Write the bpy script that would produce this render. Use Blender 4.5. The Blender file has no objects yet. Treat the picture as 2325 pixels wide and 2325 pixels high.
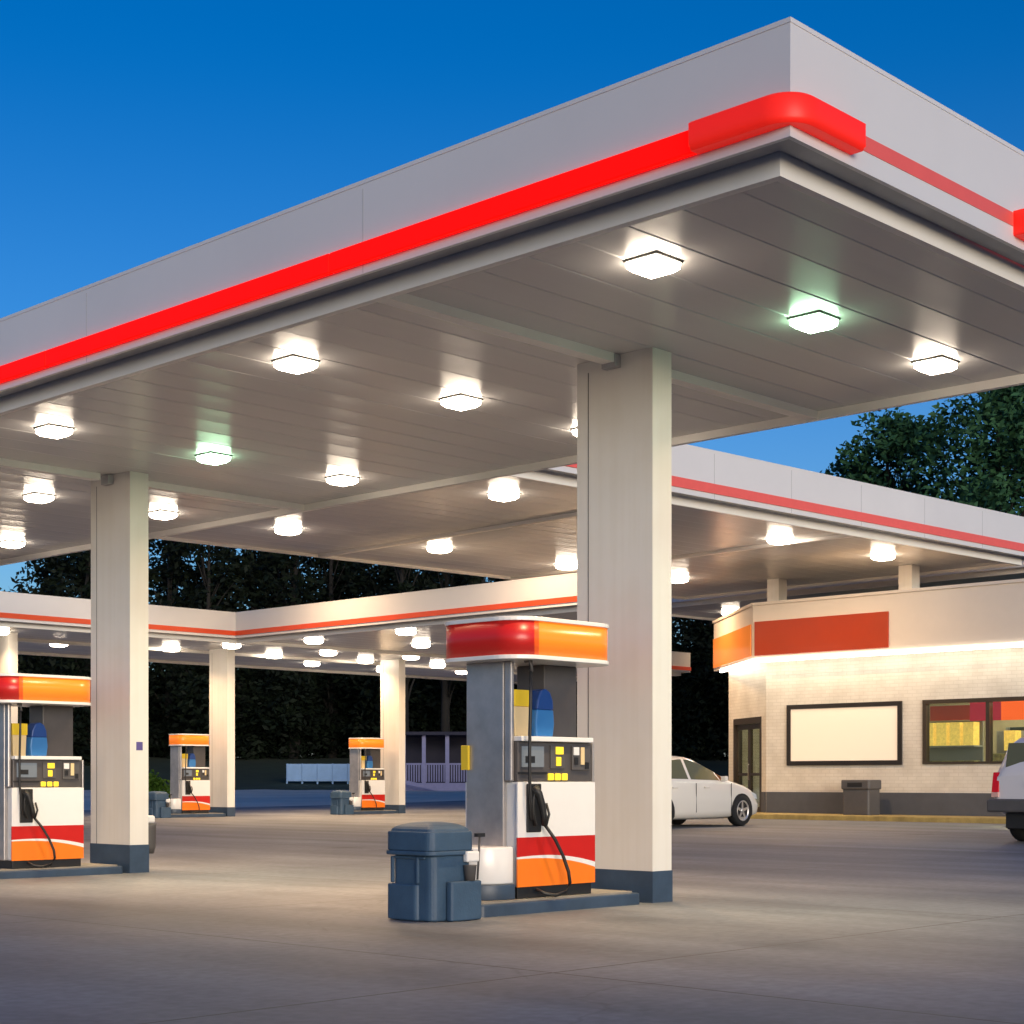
import bpy, bmesh, math, random
from mathutils import Vector, Matrix
R = math.radians
C = bpy.context.scene.collection
rnd = random.Random(7)
sc = bpy.context.scene

# ------------------------------------------------------------------ materials
def nt_mat(name):
    m = bpy.data.materials.new(name); m.use_nodes = True
    nt = m.node_tree; b = nt.nodes['Principled BSDF']
    return m, nt, b

def mat(name, col, rough=0.5, metal=0.0, var=0.0, scale=6.0, bump=0.0, bscale=40.0, spec=0.5, emit=None, es=0.0, coat=0.0, rvar=0.0):
    m, nt, b = nt_mat(name)
    b.inputs['Base Color'].default_value = (*col, 1)
    b.inputs['Roughness'].default_value = rough
    b.inputs['Metallic'].default_value = metal
    b.inputs['Specular IOR Level'].default_value = spec
    b.inputs['Coat Weight'].default_value = coat
    tc = nt.nodes.new('ShaderNodeTexCoord')
    if var > 0:
        n = nt.nodes.new('ShaderNodeTexNoise'); n.inputs['Scale'].default_value = scale; n.inputs['Detail'].default_value = 6
        n.inputs['Roughness'].default_value = 0.65
        nt.links.new(tc.outputs['Object'], n.inputs['Vector'])
        r = nt.nodes.new('ShaderNodeValToRGB')
        r.color_ramp.elements[0].position = 0.3; r.color_ramp.elements[1].position = 0.72
        r.color_ramp.elements[0].color = (*[c * (1 - var) for c in col], 1)
        r.color_ramp.elements[1].color = (*[min(1, c * (1 + var * 0.6)) for c in col], 1)
        nt.links.new(n.outputs['Fac'], r.inputs['Fac']); nt.links.new(r.outputs['Color'], b.inputs['Base Color'])
        if rvar > 0:
            mr = nt.nodes.new('ShaderNodeMapRange')
            mr.inputs['To Min'].default_value = max(0.02, rough - rvar); mr.inputs['To Max'].default_value = min(1, rough + rvar)
            nt.links.new(n.outputs['Fac'], mr.inputs['Value']); nt.links.new(mr.outputs['Result'], b.inputs['Roughness'])
    if bump > 0:
        n2 = nt.nodes.new('ShaderNodeTexNoise'); n2.inputs['Scale'].default_value = bscale; n2.inputs['Detail'].default_value = 4
        nt.links.new(tc.outputs['Object'], n2.inputs['Vector'])
        bp = nt.nodes.new('ShaderNodeBump'); bp.inputs['Strength'].default_value = bump; bp.inputs['Distance'].default_value = 0.02
        nt.links.new(n2.outputs['Fac'], bp.inputs['Height']); nt.links.new(bp.outputs['Normal'], b.inputs['Normal'])
    if emit:
        b.inputs['Emission Color'].default_value = (*emit, 1); b.inputs['Emission Strength'].default_value = es
    return m

def glow(name, col, s):
    m, nt, b = nt_mat(name)
    nt.nodes.remove(b)
    e = nt.nodes.new('ShaderNodeEmission'); e.inputs['Color'].default_value = (*col, 1); e.inputs['Strength'].default_value = s
    nt.links.new(e.outputs[0], nt.nodes['Material Output'].inputs['Surface'])
    return m

def glass_mat(name, tint=(0.9, 0.95, 0.93), rough=0.02, mix=0.25):
    m, nt, b = nt_mat(name); nt.nodes.remove(b)
    t = nt.nodes.new('ShaderNodeBsdfTransparent'); t.inputs['Color'].default_value = (*tint, 1)
    g = nt.nodes.new('ShaderNodeBsdfGlossy'); g.inputs['Roughness'].default_value = rough
    lw = nt.nodes.new('ShaderNodeLayerWeight'); lw.inputs['Blend'].default_value = 0.5
    fr = nt.nodes.new('ShaderNodeMath'); fr.operation = 'POWER'; fr.inputs[1].default_value = 4.5; nt.links.new(lw.outputs['Facing'], fr.inputs[0])
    mx = nt.nodes.new('ShaderNodeMixShader')
    ad = nt.nodes.new('ShaderNodeMath'); ad.operation = 'MULTIPLY_ADD'; ad.inputs[1].default_value = 1.0; ad.inputs[2].default_value = mix * 0.2
    nt.links.new(fr.outputs[0], ad.inputs[0]); nt.links.new(ad.outputs[0], mx.inputs[0])
    nt.links.new(t.outputs[0], mx.inputs[1]); nt.links.new(g.outputs[0], mx.inputs[2])
    nt.links.new(mx.outputs[0], nt.nodes['Material Output'].inputs['Surface'])
    return m

def streak(name, col, rough):
    m, nt, b = nt_mat(name); L = nt.links.new; N = nt.nodes.new
    tc = N('ShaderNodeTexCoord'); mp = N('ShaderNodeMapping'); mp.inputs['Scale'].default_value = (14, 14, 0.35)
    L(tc.outputs['Object'], mp.inputs['Vector'])
    n = N('ShaderNodeTexNoise'); n.inputs['Scale'].default_value = 1.0; n.inputs['Detail'].default_value = 5; L(mp.outputs[0], n.inputs['Vector'])
    n2 = N('ShaderNodeTexNoise'); n2.inputs['Scale'].default_value = 2.2; n2.inputs['Detail'].default_value = 6; L(tc.outputs['Object'], n2.inputs['Vector'])
    mx = N('ShaderNodeMath'); mx.operation = 'MULTIPLY'; L(n.outputs['Fac'], mx.inputs[0]); L(n2.outputs['Fac'], mx.inputs[1])
    r = N('ShaderNodeValToRGB'); r.color_ramp.elements[0].position = 0.13; r.color_ramp.elements[1].position = 0.30
    r.color_ramp.elements[0].color = (*[c * k for c, k in zip(col, (0.95, 0.94, 0.92))], 1); r.color_ramp.elements[1].color = (*col, 1)
    L(mx.outputs[0], r.inputs['Fac']); L(r.outputs[0], b.inputs['Base Color'])
    bp = N('ShaderNodeBump'); bp.inputs['Strength'].default_value = 0.05; bp.inputs['Distance'].default_value = 0.004
    L(n.outputs['Fac'], bp.inputs['Height']); L(bp.outputs[0], b.inputs['Normal'])
    mr = N('ShaderNodeMapRange'); mr.inputs['To Min'].default_value = rough + 0.1; mr.inputs['To Max'].default_value = rough - 0.08
    L(n2.outputs['Fac'], mr.inputs['Value']); L(mr.outputs[0], b.inputs['Roughness'])
    return m

def concrete():
    m, nt, b = nt_mat('forecourt_concrete')
    L = nt.links.new; N = nt.nodes.new
    geo = N('ShaderNodeNewGeometry')
    n1 = N('ShaderNodeTexNoise'); n1.inputs['Scale'].default_value = 0.35; n1.inputs['Detail'].default_value = 8; n1.inputs['Roughness'].default_value = 0.62
    n2 = N('ShaderNodeTexNoise'); n2.inputs['Scale'].default_value = 14; n2.inputs['Detail'].default_value = 6
    L(geo.outputs['Position'], n1.inputs['Vector']); L(geo.outputs['Position'], n2.inputs['Vector'])
    # tyre-track streaks running along the driving lanes (y)
    mp = N('ShaderNodeMapping'); mp.inputs['Scale'].default_value = (1.1, 0.12, 1)
    L(geo.outputs['Position'], mp.inputs['Vector'])
    n3 = N('ShaderNodeTexNoise'); n3.inputs['Scale'].default_value = 1.0; n3.inputs['Detail'].default_value = 5
    L(mp.outputs[0], n3.inputs['Vector'])
    r1 = N('ShaderNodeValToRGB'); r1.color_ramp.elements[0].position = 0.3; r1.color_ramp.elements[1].position = 0.7
    r1.color_ramp.elements[0].color = (0.108, 0.118, 0.134, 1); r1.color_ramp.elements[1].color = (0.245, 0.26, 0.284, 1)
    L(n1.outputs['Fac'], r1.inputs['Fac'])
    r2 = N('ShaderNodeValToRGB'); r2.color_ramp.elements[0].position = 0.32; r2.color_ramp.elements[1].position = 0.6
    r2.color_ramp.elements[0].color = (0.52, 0.51, 0.50, 1); r2.color_ramp.elements[1].color = (1, 1, 1, 1)
    L(n3.outputs['Fac'], r2.inputs['Fac'])
    m1 = N('ShaderNodeMix'); m1.data_type = 'RGBA'; m1.blend_type = 'MULTIPLY'; m1.inputs[0].default_value = 0.85
    L(r1.outputs[0], m1.inputs[6]); L(r2.outputs[0], m1.inputs[7])
    r3 = N('ShaderNodeValToRGB'); r3.color_ramp.elements[0].color = (0.78, 0.78, 0.78, 1); r3.color_ramp.elements[1].color = (1.15, 1.15, 1.15, 1)
    r3.color_ramp.elements[0].position = 0.3; r3.color_ramp.elements[1].position = 0.7
    L(n2.outputs['Fac'], r3.inputs['Fac'])
    m2 = N('ShaderNodeMix'); m2.data_type = 'RGBA'; m2.blend_type = 'MULTIPLY'; m2.inputs[0].default_value = 0.8
    L(m1.outputs[2], m2.inputs[6]); L(r3.outputs[0], m2.inputs[7])
    # oil drips: sparse dark blots
    vo = N('ShaderNodeTexVoronoi'); vo.inputs['Scale'].default_value = 0.55
    L(geo.outputs['Position'], vo.inputs['Vector'])
    r4 = N('ShaderNodeValToRGB'); r4.color_ramp.elements[0].position = 0.03; r4.color_ramp.elements[1].position = 0.2
    r4.color_ramp.elements[0].color = (0.5, 0.5, 0.5, 1); r4.color_ramp.elements[1].color = (1, 1, 1, 1)
    L(vo.outputs['Distance'], r4.inputs['Fac'])
    m3 = N('ShaderNodeMix'); m3.data_type = 'RGBA'; m3.blend_type = 'MULTIPLY'; m3.inputs[0].default_value = 0.9
    L(m2.outputs[2], m3.inputs[6]); L(r4.outputs[0], m3.inputs[7])
    # slab joints
    sx = N('ShaderNodeSeparateXYZ'); L(geo.outputs['Position'], sx.inputs[0])
    def joint(sock, period, off):
        a = N('ShaderNodeMath'); a.operation = 'ADD'; a.inputs[1].default_value = off; L(sock, a.inputs[0])
        d = N('ShaderNodeMath'); d.operation = 'DIVIDE'; d.inputs[1].default_value = period; L(a.outputs[0], d.inputs[0])
        f = N('ShaderNodeMath'); f.operation = 'FRACT'; L(d.outputs[0], f.inputs[0])
        s = N('ShaderNodeMath'); s.operation = 'SUBTRACT'; s.inputs[1].default_value = 0.5; L(f.outputs[0], s.inputs[0])
        ab = N('ShaderNodeMath'); ab.operation = 'ABSOLUTE'; L(s.outputs[0], ab.inputs[0])
        g = N('ShaderNodeMath'); g.operation = 'LESS_THAN'; g.inputs[1].default_value = 0.009 / period; L(ab.outputs[0], g.inputs[0])
        return g
    j1 = joint(sx.outputs['X'], 4.6, 0.9); j2 = joint(sx.outputs['Y'], 4.6, 1.4)
    mx = N('ShaderNodeMath'); mx.operation = 'MAXIMUM'; L(j1.outputs[0], mx.inputs[0]); L(j2.outputs[0], mx.inputs[1])
    m4 = N('ShaderNodeMix'); m4.data_type = 'RGBA'; L(mx.outputs[0], m4.inputs[0]); L(m3.outputs[2], m4.inputs[6]); m4.inputs[7].default_value = (0.05, 0.047, 0.045, 1)
    nd = N('ShaderNodeTexNoise'); nd.inputs['Scale'].default_value = 1.6; nd.inputs['Detail'].default_value = 5; L(geo.outputs['Position'], nd.inputs['Vector'])
    va = N('ShaderNodeVectorMath'); va.operation = 'MULTIPLY_ADD'; va.inputs[1].default_value = (0.9, 0.9, 0.0); L(nd.outputs['Color'], va.inputs[0]); L(geo.outputs['Position'], va.inputs[2])
    vc = N('ShaderNodeTexVoronoi'); vc.feature = 'DISTANCE_TO_EDGE'; vc.inputs['Scale'].default_value = 0.16; L(va.outputs[0], vc.inputs['Vector'])
    rc = N('ShaderNodeValToRGB'); rc.color_ramp.elements[0].position = 0.0; rc.color_ramp.elements[1].position = 0.0035
    rc.color_ramp.elements[0].color = (0.45, 0.44, 0.43, 1); rc.color_ramp.elements[1].color = (1, 1, 1, 1); L(vc.outputs['Distance'], rc.inputs['Fac'])
    m5 = N('ShaderNodeMix'); m5.data_type = 'RGBA'; m5.blend_type = 'MULTIPLY'; m5.inputs[0].default_value = 0.35
    L(m4.outputs[2], m5.inputs[6]); L(rc.outputs[0], m5.inputs[7])
    L(m5.outputs[2], b.inputs['Base Color'])
    rr = N('ShaderNodeMapRange'); rr.inputs['To Min'].default_value = 0.42; rr.inputs['To Max'].default_value = 0.8
    L(n1.outputs['Fac'], rr.inputs['Value']); L(rr.outputs[0], b.inputs['Roughness'])
    bp = N('ShaderNodeBump'); bp.inputs['Strength'].default_value = 0.25; bp.inputs['Distance'].default_value = 0.01
    L(n2.outputs['Fac'], bp.inputs['Height']); L(bp.outputs[0], b.inputs['Normal'])
    return m

def brick_mat(name, c1, c2, mortar):
    m, nt, b = nt_mat(name); L = nt.links.new; N = nt.nodes.new
    geo = N('ShaderNodeNewGeometry'); sx = N('ShaderNodeSeparateXYZ'); L(geo.outputs['Position'], sx.inputs[0])
    ad = N('ShaderNodeMath'); ad.operation = 'ADD'; L(sx.outputs[0], ad.inputs[0]); L(sx.outputs[1], ad.inputs[1])
    cx = N('ShaderNodeCombineXYZ'); L(ad.outputs[0], cx.inputs[0]); L(sx.outputs[2], cx.inputs[1])
    br = N('ShaderNodeTexBrick'); br.inputs['Scale'].default_value = 1.0
    br.inputs['Brick Width'].default_value = 0.24; br.inputs['Row Height'].default_value = 0.085; br.inputs['Mortar Size'].default_value = 0.009
    br.inputs['Color1'].default_value = (*c1, 1); br.inputs['Color2'].default_value = (*c2, 1); br.inputs['Mortar'].default_value = (*mortar, 1)
    L(cx.outputs[0], br.inputs['Vector'])
    nz = N('ShaderNodeTexNoise'); nz.inputs['Scale'].default_value = 1.7; nz.inputs['Detail'].default_value = 7
    L(geo.outputs['Position'], nz.inputs['Vector'])
    rp = N('ShaderNodeValToRGB'); rp.color_ramp.elements[0].color = (0.88, 0.87, 0.85, 1); rp.color_ramp.elements[1].color = (1.03, 1.03, 1.02, 1)
    rp.color_ramp.elements[0].position = 0.32; rp.color_ramp.elements[1].position = 0.62
    L(nz.outputs['Fac'], rp.inputs['Fac'])
    mx = N('ShaderNodeMix'); mx.data_type = 'RGBA'; mx.blend_type = 'MULTIPLY'; mx.inputs[0].default_value = 1
    L(br.outputs['Color'], mx.inputs[6]); L(rp.outputs[0], mx.inputs[7]); L(mx.outputs[2], b.inputs['Base Color'])
    bp = N('ShaderNodeBump'); bp.inputs['Strength'].default_value = 0.4; bp.inputs['Distance'].default_value = 0.008; bp.invert = True
    L(br.outputs['Fac'], bp.inputs['Height']); L(bp.outputs[0], b.inputs['Normal'])
    b.inputs['Roughness'].default_value = 0.7
    return m

def leaf_mat(name, c1, c2):
    m, nt, b = nt_mat(name); L = nt.links.new; N = nt.nodes.new
    tc = N('ShaderNodeTexCoord'); n = N('ShaderNodeTexNoise'); n.inputs['Scale'].default_value = 0.9; n.inputs['Detail'].default_value = 3
    L(tc.outputs['Object'], n.inputs['Vector'])
    r = N('ShaderNodeValToRGB'); r.color_ramp.elements[0].color = (*c1, 1); r.color_ramp.elements[1].color = (*c2, 1)
    r.color_ramp.elements[0].position = 0.35; r.color_ramp.elements[1].position = 0.65
    L(n.outputs['Fac'], r.inputs['Fac']); L(r.outputs[0], b.inputs['Base Color'])
    b.inputs['Roughness'].default_value = 0.7; b.inputs['Specular IOR Level'].default_value = 0.15
    return m

M = {}
M['fascia'] = mat('fascia_white', (0.66, 0.65, 0.66), 0.32, var=0.04, scale=0.6, rvar=0.06)
M['trim'] = mat('trim_white', (0.80, 0.78, 0.75), 0.35, var=0.05, scale=1.5)
M['under'] = mat('gutter_grey', (0.40, 0.40, 0.42), 0.5, var=0.2, scale=2)
M['groove'] = mat('dark_groove', (0.12, 0.12, 0.12), 0.6)
M['seam'] = mat('seam_grey', (0.36, 0.36, 0.37), 0.5)
M['deck'] = mat('deck_panel', (0.60, 0.595, 0.60), 0.27, var=0.03, scale=0.3)
M['red_bar'] = mat('red_light_bar', (0.7, 0.004, 0.004), 0.6, spec=0.12, emit=(1.0, 0.002, 0.0), es=0.5)
M['red_band'] = mat('red_band', (0.78, 0.022, 0.014), 0.42, spec=0.3, emit=(1.0, 0.016, 0.008), es=0.2)
M['orange_strip'] = mat('orange_red_strip', (0.70, 0.075, 0.02), 0.4, var=0.05)
M['red_strip'] = mat('red_strip', (0.80, 0.12, 0.10), 0.4, var=0.05)
M['column'] = streak('column_white', (0.70, 0.675, 0.635), 0.40)
M['slate'] = mat('slate_paint', (0.036, 0.062, 0.105), 0.45, var=0.25, scale=4)
M['slate_plastic'] = mat('slate_plastic', (0.038, 0.080, 0.140), 0.55, var=0.18, scale=6, bump=0.12, bscale=60)
M['lamp_frame'] = mat('lamp_frame', (0.10, 0.10, 0.09), 0.5)
M['lens_warm'] = glow('lens_warm', (1.0, 0.83, 0.64), 17)
M['side_warm'] = glow('lens_side_warm', (1.0, 0.83, 0.64), 17)
M['side_green'] = glow('lens_side_green', (0.55, 1.0, 0.60), 13)
M['lens_green'] = glow('lens_green', (0.62, 1.0, 0.66), 20)
M['steel'] = mat('brushed_steel', (0.47, 0.445, 0.44), 0.38, metal=0.65, var=0.3, scale=2.2, rvar=0.12)
M['dark_panel'] = mat('dark_panel', (0.075, 0.068, 0.068), 0.4, var=0.15, scale=5)
M['white_paint'] = mat('white_enamel', (0.74, 0.74, 0.74), 0.25, var=0.04, scale=3)
M['red_paint'] = mat('red_enamel', (0.50, 0.012, 0.008), 0.3, var=0.06)
M['orange_paint'] = mat('orange_enamel', (0.85, 0.19, 0.012), 0.3, var=0.05)
M['val_red'] = mat('valance_red', (0.42, 0.012, 0.012), 0.32, emit=(0.8, 0.03, 0.01), es=0.05)
M['val_mid'] = mat('valance_blend', (0.68, 0.09, 0.012), 0.28, emit=(1.0, 0.12, 0.015), es=0.13)
M['val_orange'] = mat('valance_orange', (0.85, 0.2, 0.015), 0.25, emit=(1.0, 0.22, 0.02), es=0.22)
M['black'] = mat('black_rubber', (0.012, 0.012, 0.013), 0.5)
M['yellow'] = mat('yellow_plastic', (0.75, 0.52, 0.02), 0.4)
M['yellow_lit'] = mat('yellow_button', (0.8, 0.55, 0.03), 0.4, emit=(1.0, 0.7, 0.04), es=0.35)
M['cream'] = mat('cream_plastic', (0.72, 0.55, 0.30), 0.5)
M['blue'] = mat('blue_plastic', (0.03, 0.16, 0.42), 0.4)
M['blue_dark'] = mat('blue_dark_plastic', (0.01, 0.05, 0.22), 0.4)
M['screen'] = mat('screen_grey', (0.10, 0.11, 0.12), 0.15, emit=(0.5, 0.55, 0.6), es=0.10)
M['grey_plastic'] = mat('grey_plastic', (0.085, 0.08, 0.08), 0.5, var=0.1)
M['purple'] = mat('violet_decal', (0.10, 0.08, 0.25), 0.4)
M['concrete'] = concrete()
M['kerb'] = mat('kerb_concrete', (0.24, 0.22, 0.19), 0.8, var=0.2, scale=3, bump=0.2)
M['kerb_yellow'] = mat('kerb_yellow_paint', (0.42, 0.31, 0.10), 0.7, var=0.35, scale=3, bump=0.2)
M['road'] = mat('road_asphalt', (0.62, 0.55, 0.46), 0.55, var=0.25, scale=0.4, bump=0.2, bscale=8)
M['grass'] = mat('grass_ground', (0.018, 0.035, 0.012), 0.9, var=0.5, scale=0.5, bump=0.6, bscale=6)
M['wall'] = brick_mat('painted_brick', (0.72, 0.67, 0.59), (0.68, 0.63, 0.55), (0.63, 0.58, 0.50))
M['band'] = mat('grey_wall_band', (0.085, 0.09, 0.105), 0.6, var=0.15, scale=2, bump=0.15, bscale=12)
M['parapet'] = mat('parapet_panel', (0.78, 0.68, 0.57), 0.35, var=0.05, scale=0.8)
M['sign_red'] = mat('sign_red_orange', (0.40, 0.036, 0.005), 0.35, var=0.12, scale=0.7, emit=(0.75, 0.06, 0.004), es=0.03)
M['sign_orange'] = mat('sign_orange_gloss', (0.85, 0.26, 0.05), 0.12, emit=(1.0, 0.3, 0.06), es=0.12)
M['led'] = glow('cornice_led', (1.0, 0.93, 0.79), 6)
M['board'] = mat('blank_board', (0.78, 0.68, 0.56), 0.5, emit=(1.0, 0.74, 0.52), es=0.16)  # faint glow added so the board does not fall darker than the lit wall
M['frame_dark'] = mat('dark_frame', (0.018, 0.014, 0.012), 0.4)
M['bronze'] = mat('bronze_frame', (0.045, 0.032, 0.02), 0.35)
M['glass'] = glass_mat('shop_glass')
M['roof'] = mat('roof_membrane', (0.2, 0.2, 0.2), 0.8, var=0.2)
M['store_wall'] = mat('store_inner_wall', (0.42, 0.35, 0.22), 0.7, var=0.1)
M['store_floor'] = mat('store_floor', (0.3, 0.28, 0.24), 0.4)
M['tube'] = glow('store_tube', (1.0, 0.90, 0.62), 24)
M['carpaint'] = mat('white_car_paint', (0.78, 0.74, 0.66), 0.22, coat=0.6)
M['carpaint2'] = mat('silver_white_car_paint', (0.66, 0.64, 0.67), 0.25, coat=0.6)
M['carglass'] = mat('car_glass', (0.13, 0.125, 0.055), 0.05, spec=0.9)
M['tyre'] = mat('tyre', (0.014, 0.014, 0.014), 0.8)
M['rim'] = mat('rim_alloy', (0.75, 0.72, 0.68), 0.38, metal=0.9)
M['tail'] = mat('tail_lamp', (0.35, 0.003, 0.008), 0.15, emit=(1, 0.01, 0.02), es=0.08)
M['tail_amber'] = mat('reverse_lamp', (0.7, 0.4, 0.35), 0.15)
M['head'] = mat('head_lamp', (0.6, 0.62, 0.62), 0.08)
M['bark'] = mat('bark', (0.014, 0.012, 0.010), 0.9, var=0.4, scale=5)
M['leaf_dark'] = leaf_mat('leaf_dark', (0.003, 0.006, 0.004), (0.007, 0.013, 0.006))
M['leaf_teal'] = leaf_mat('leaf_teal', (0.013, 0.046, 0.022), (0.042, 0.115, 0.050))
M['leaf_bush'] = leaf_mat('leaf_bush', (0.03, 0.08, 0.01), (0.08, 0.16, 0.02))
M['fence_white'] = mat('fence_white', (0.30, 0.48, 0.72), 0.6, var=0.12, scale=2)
M['porch_violet_lit'] = mat('porch_violet_lit', (0.30, 0.29, 0.46), 0.6, var=0.1)  # white boards; the violet light on them is put into this colour
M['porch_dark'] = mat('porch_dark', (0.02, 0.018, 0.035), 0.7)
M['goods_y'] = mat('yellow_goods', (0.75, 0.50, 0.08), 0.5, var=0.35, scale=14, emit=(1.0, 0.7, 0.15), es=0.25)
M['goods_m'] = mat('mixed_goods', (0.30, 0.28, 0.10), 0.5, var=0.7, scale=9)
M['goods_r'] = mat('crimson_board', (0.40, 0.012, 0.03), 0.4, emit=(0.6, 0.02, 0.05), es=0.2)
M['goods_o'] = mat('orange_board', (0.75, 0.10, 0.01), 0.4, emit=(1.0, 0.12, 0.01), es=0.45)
M['shelf_grey'] = mat('shelf_grey', (0.25, 0.26, 0.24), 0.5)
M['dark_green'] = mat('dark_cooler', (0.02, 0.025, 0.018), 0.3)

# ------------------------------------------------------------------ mesh builder
class MB:
    def __init__(self): self.v = []; self.f = []; self.mi = []; self.sm = []; self.mats = []
    def slot(self, m):
        if m not in self.mats: self.mats.append(m)
        return self.mats.index(m)
    def face(self, pts, m, smooth=False):
        s = self.slot(m); b = len(self.v); self.v += [tuple(p) for p in pts]
        self.f.append(tuple(range(b, b + len(pts)))); self.mi.append(s); self.sm.append(smooth)
    def box(self, a, b, m):
        x0, y0, z0 = a; x1, y1, z1 = b; s = self.slot(m); k = len(self.v)
        self.v += [(x0, y0, z0), (x1, y0, z0), (x1, y1, z0), (x0, y1, z0), (x0, y0, z1), (x1, y0, z1), (x1, y1, z1), (x0, y1, z1)]
        for q in ((0, 3, 2, 1), (4, 5, 6, 7), (0, 1, 5, 4), (1, 2, 6, 5), (2, 3, 7, 6), (3, 0, 4, 7)):
            self.f.append(tuple(k + i for i in q)); self.mi.append(s); self.sm.append(False)
        return self
    def prism(self, poly, z0, z1, m, side=None, caps=True, smooth=False):
        """vertical prism over a CCW polygon of (x,y)"""
        n = len(poly); s = self.slot(m); k = len(self.v)
        self.v += [(x, y, z0) for x, y in poly] + [(x, y, z1) for x, y in poly]
        for i in range(n):
            j = (i + 1) % n
            mm = s if side is None else self.slot(side(i))
            self.f.append((k + i, k + j, k + n + j, k + n + i)); self.mi.append(mm); self.sm.append(smooth)
        if caps:
            self.f.append(tuple(k + n + i for i in range(n))); self.mi.append(s); self.sm.append(False)
            self.f.append(tuple(k + i for i in reversed(range(n)))); self.mi.append(s); self.sm.append(False)
        return self
    def prism_y(self, poly, y0, y1, m):
        """prism over a polygon of (x,z), extruded along y"""
        n = len(poly); s = self.slot(m); k = len(self.v)
        self.v += [(x, y0, z) for x, z in poly] + [(x, y1, z) for x, z in poly]
        for i in range(n):
            j = (i + 1) % n
            self.f.append((k + i, k + j, k + n + j, k + n + i)); self.mi.append(s); self.sm.append(False)
        self.f.append(tuple(k + i for i in reversed(range(n)))); self.mi.append(s); self.sm.append(False)
        self.f.append(tuple(k + n + i for i in range(n))); self.mi.append(s); self.sm.append(False)
        return self
    def tube(self, pts, r, m, n=8, r2=None):
        pts = [Vector(p) for p in pts]; s = self.slot(m); rings = []
        for i, p in enumerate(pts):
            t = (pts[min(i + 1, len(pts) - 1)] - pts[max(i - 1, 0)]).normalized()
            a = Vector((0, 0, 1)) if abs(t.z) < 0.9 else Vector((1, 0, 0))
            u = t.cross(a).normalized(); w = t.cross(u)
            rr = r if r2 is None else r + (r2 - r) * i / max(1, len(pts) - 1)
            k = len(self.v)
            self.v += [tuple(p + (u * math.cos(2 * math.pi * j / n) + w * math.sin(2 * math.pi * j / n)) * rr) for j in range(n)]
            rings.append(k)
        for a, b in zip(rings[:-1], rings[1:]):
            for j in range(n):
                self.f.append((a + j, a + (j + 1) % n, b + (j + 1) % n, b + j)); self.mi.append(s); self.sm.append(True)
        self.f.append(tuple(rings[0] + j for j in reversed(range(n)))); self.mi.append(s); self.sm.append(False)
        self.f.append(tuple(rings[-1] + j for j in range(n))); self.mi.append(s); self.sm.append(False)
        return self
    def lathe(self, prof, m, axis='y', n=28, c=(0, 0, 0), caps=True):
        s = self.slot(m); k = len(self.v)
        for r, h in prof:
            for j in range(n):
                a = 2 * math.pi * j / n
                if axis == 'y': self.v.append((c[0] + r * math.cos(a), c[1] + h, c[2] + r * math.sin(a)))
                else: self.v.append((c[0] + r * math.cos(a), c[1] + r * math.sin(a), c[2] + h))
        for i in range(len(prof) - 1):
            for j in range(n):
                self.f.append((k + i * n + j, k + i * n + (j + 1) % n, k + (i + 1) * n + (j + 1) % n, k + (i + 1) * n + j)); self.mi.append(s); self.sm.append(True)
        for i, rev in ((0, True), (len(prof) - 1, False)):
            if caps and prof[i][0] > 1e-4:
                q = [k + i * n + j for j in range(n)]
                self.f.append(tuple(reversed(q) if rev else q)); self.mi.append(s); self.sm.append(False)
        return self
    def build(self, name, parent=None, bevel=0.0, seg=2, fixn=True):
        me = bpy.data.meshes.new(name)
        me.from_pydata(self.v, [], self.f)
        for m in self.mats: me.materials.append(m)
        me.polygons.foreach_set('material_index', self.mi); me.polygons.foreach_set('use_smooth', self.sm)
        if fixn:
            bm = bmesh.new(); bm.from_mesh(me); bmesh.ops.recalc_face_normals(bm, faces=bm.faces); bm.to_mesh(me); bm.free()
        me.update()
        o = bpy.data.objects.new(name, me); C.objects.link(o)
        if parent: o.parent = parent
        if bevel > 0:
            b = o.modifiers.new('Bevel', 'BEVEL'); b.width = bevel; b.segments = seg; b.limit_method = 'ANGLE'; b.angle_limit = R(40)
        return o

def tag(o, label=None, cat=None, group=None, kind=None):
    if label: o['label'] = label
    if cat: o['category'] = cat
    if group: o['group'] = group
    if kind: o['kind'] = kind
    return o
def empty(name, loc, rz=0.0):
    o = bpy.data.objects.new(name, None); o.empty_display_size = 0.2; C.objects.link(o)
    o.location = loc; o.rotation_euler = (0, 0, rz); return o
def copy_tree(o, parent=None):
    c = o.copy(); C.objects.link(c)
    if parent: c.parent = parent
    for ch in [x for x in bpy.data.objects if x.parent == o]:
        copy_tree(ch, c)
    return c
def box_obj(name, a, b, m, parent=None, bevel=0.0):
    return MB().box(a, b, m).build(name, parent, bevel)

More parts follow.
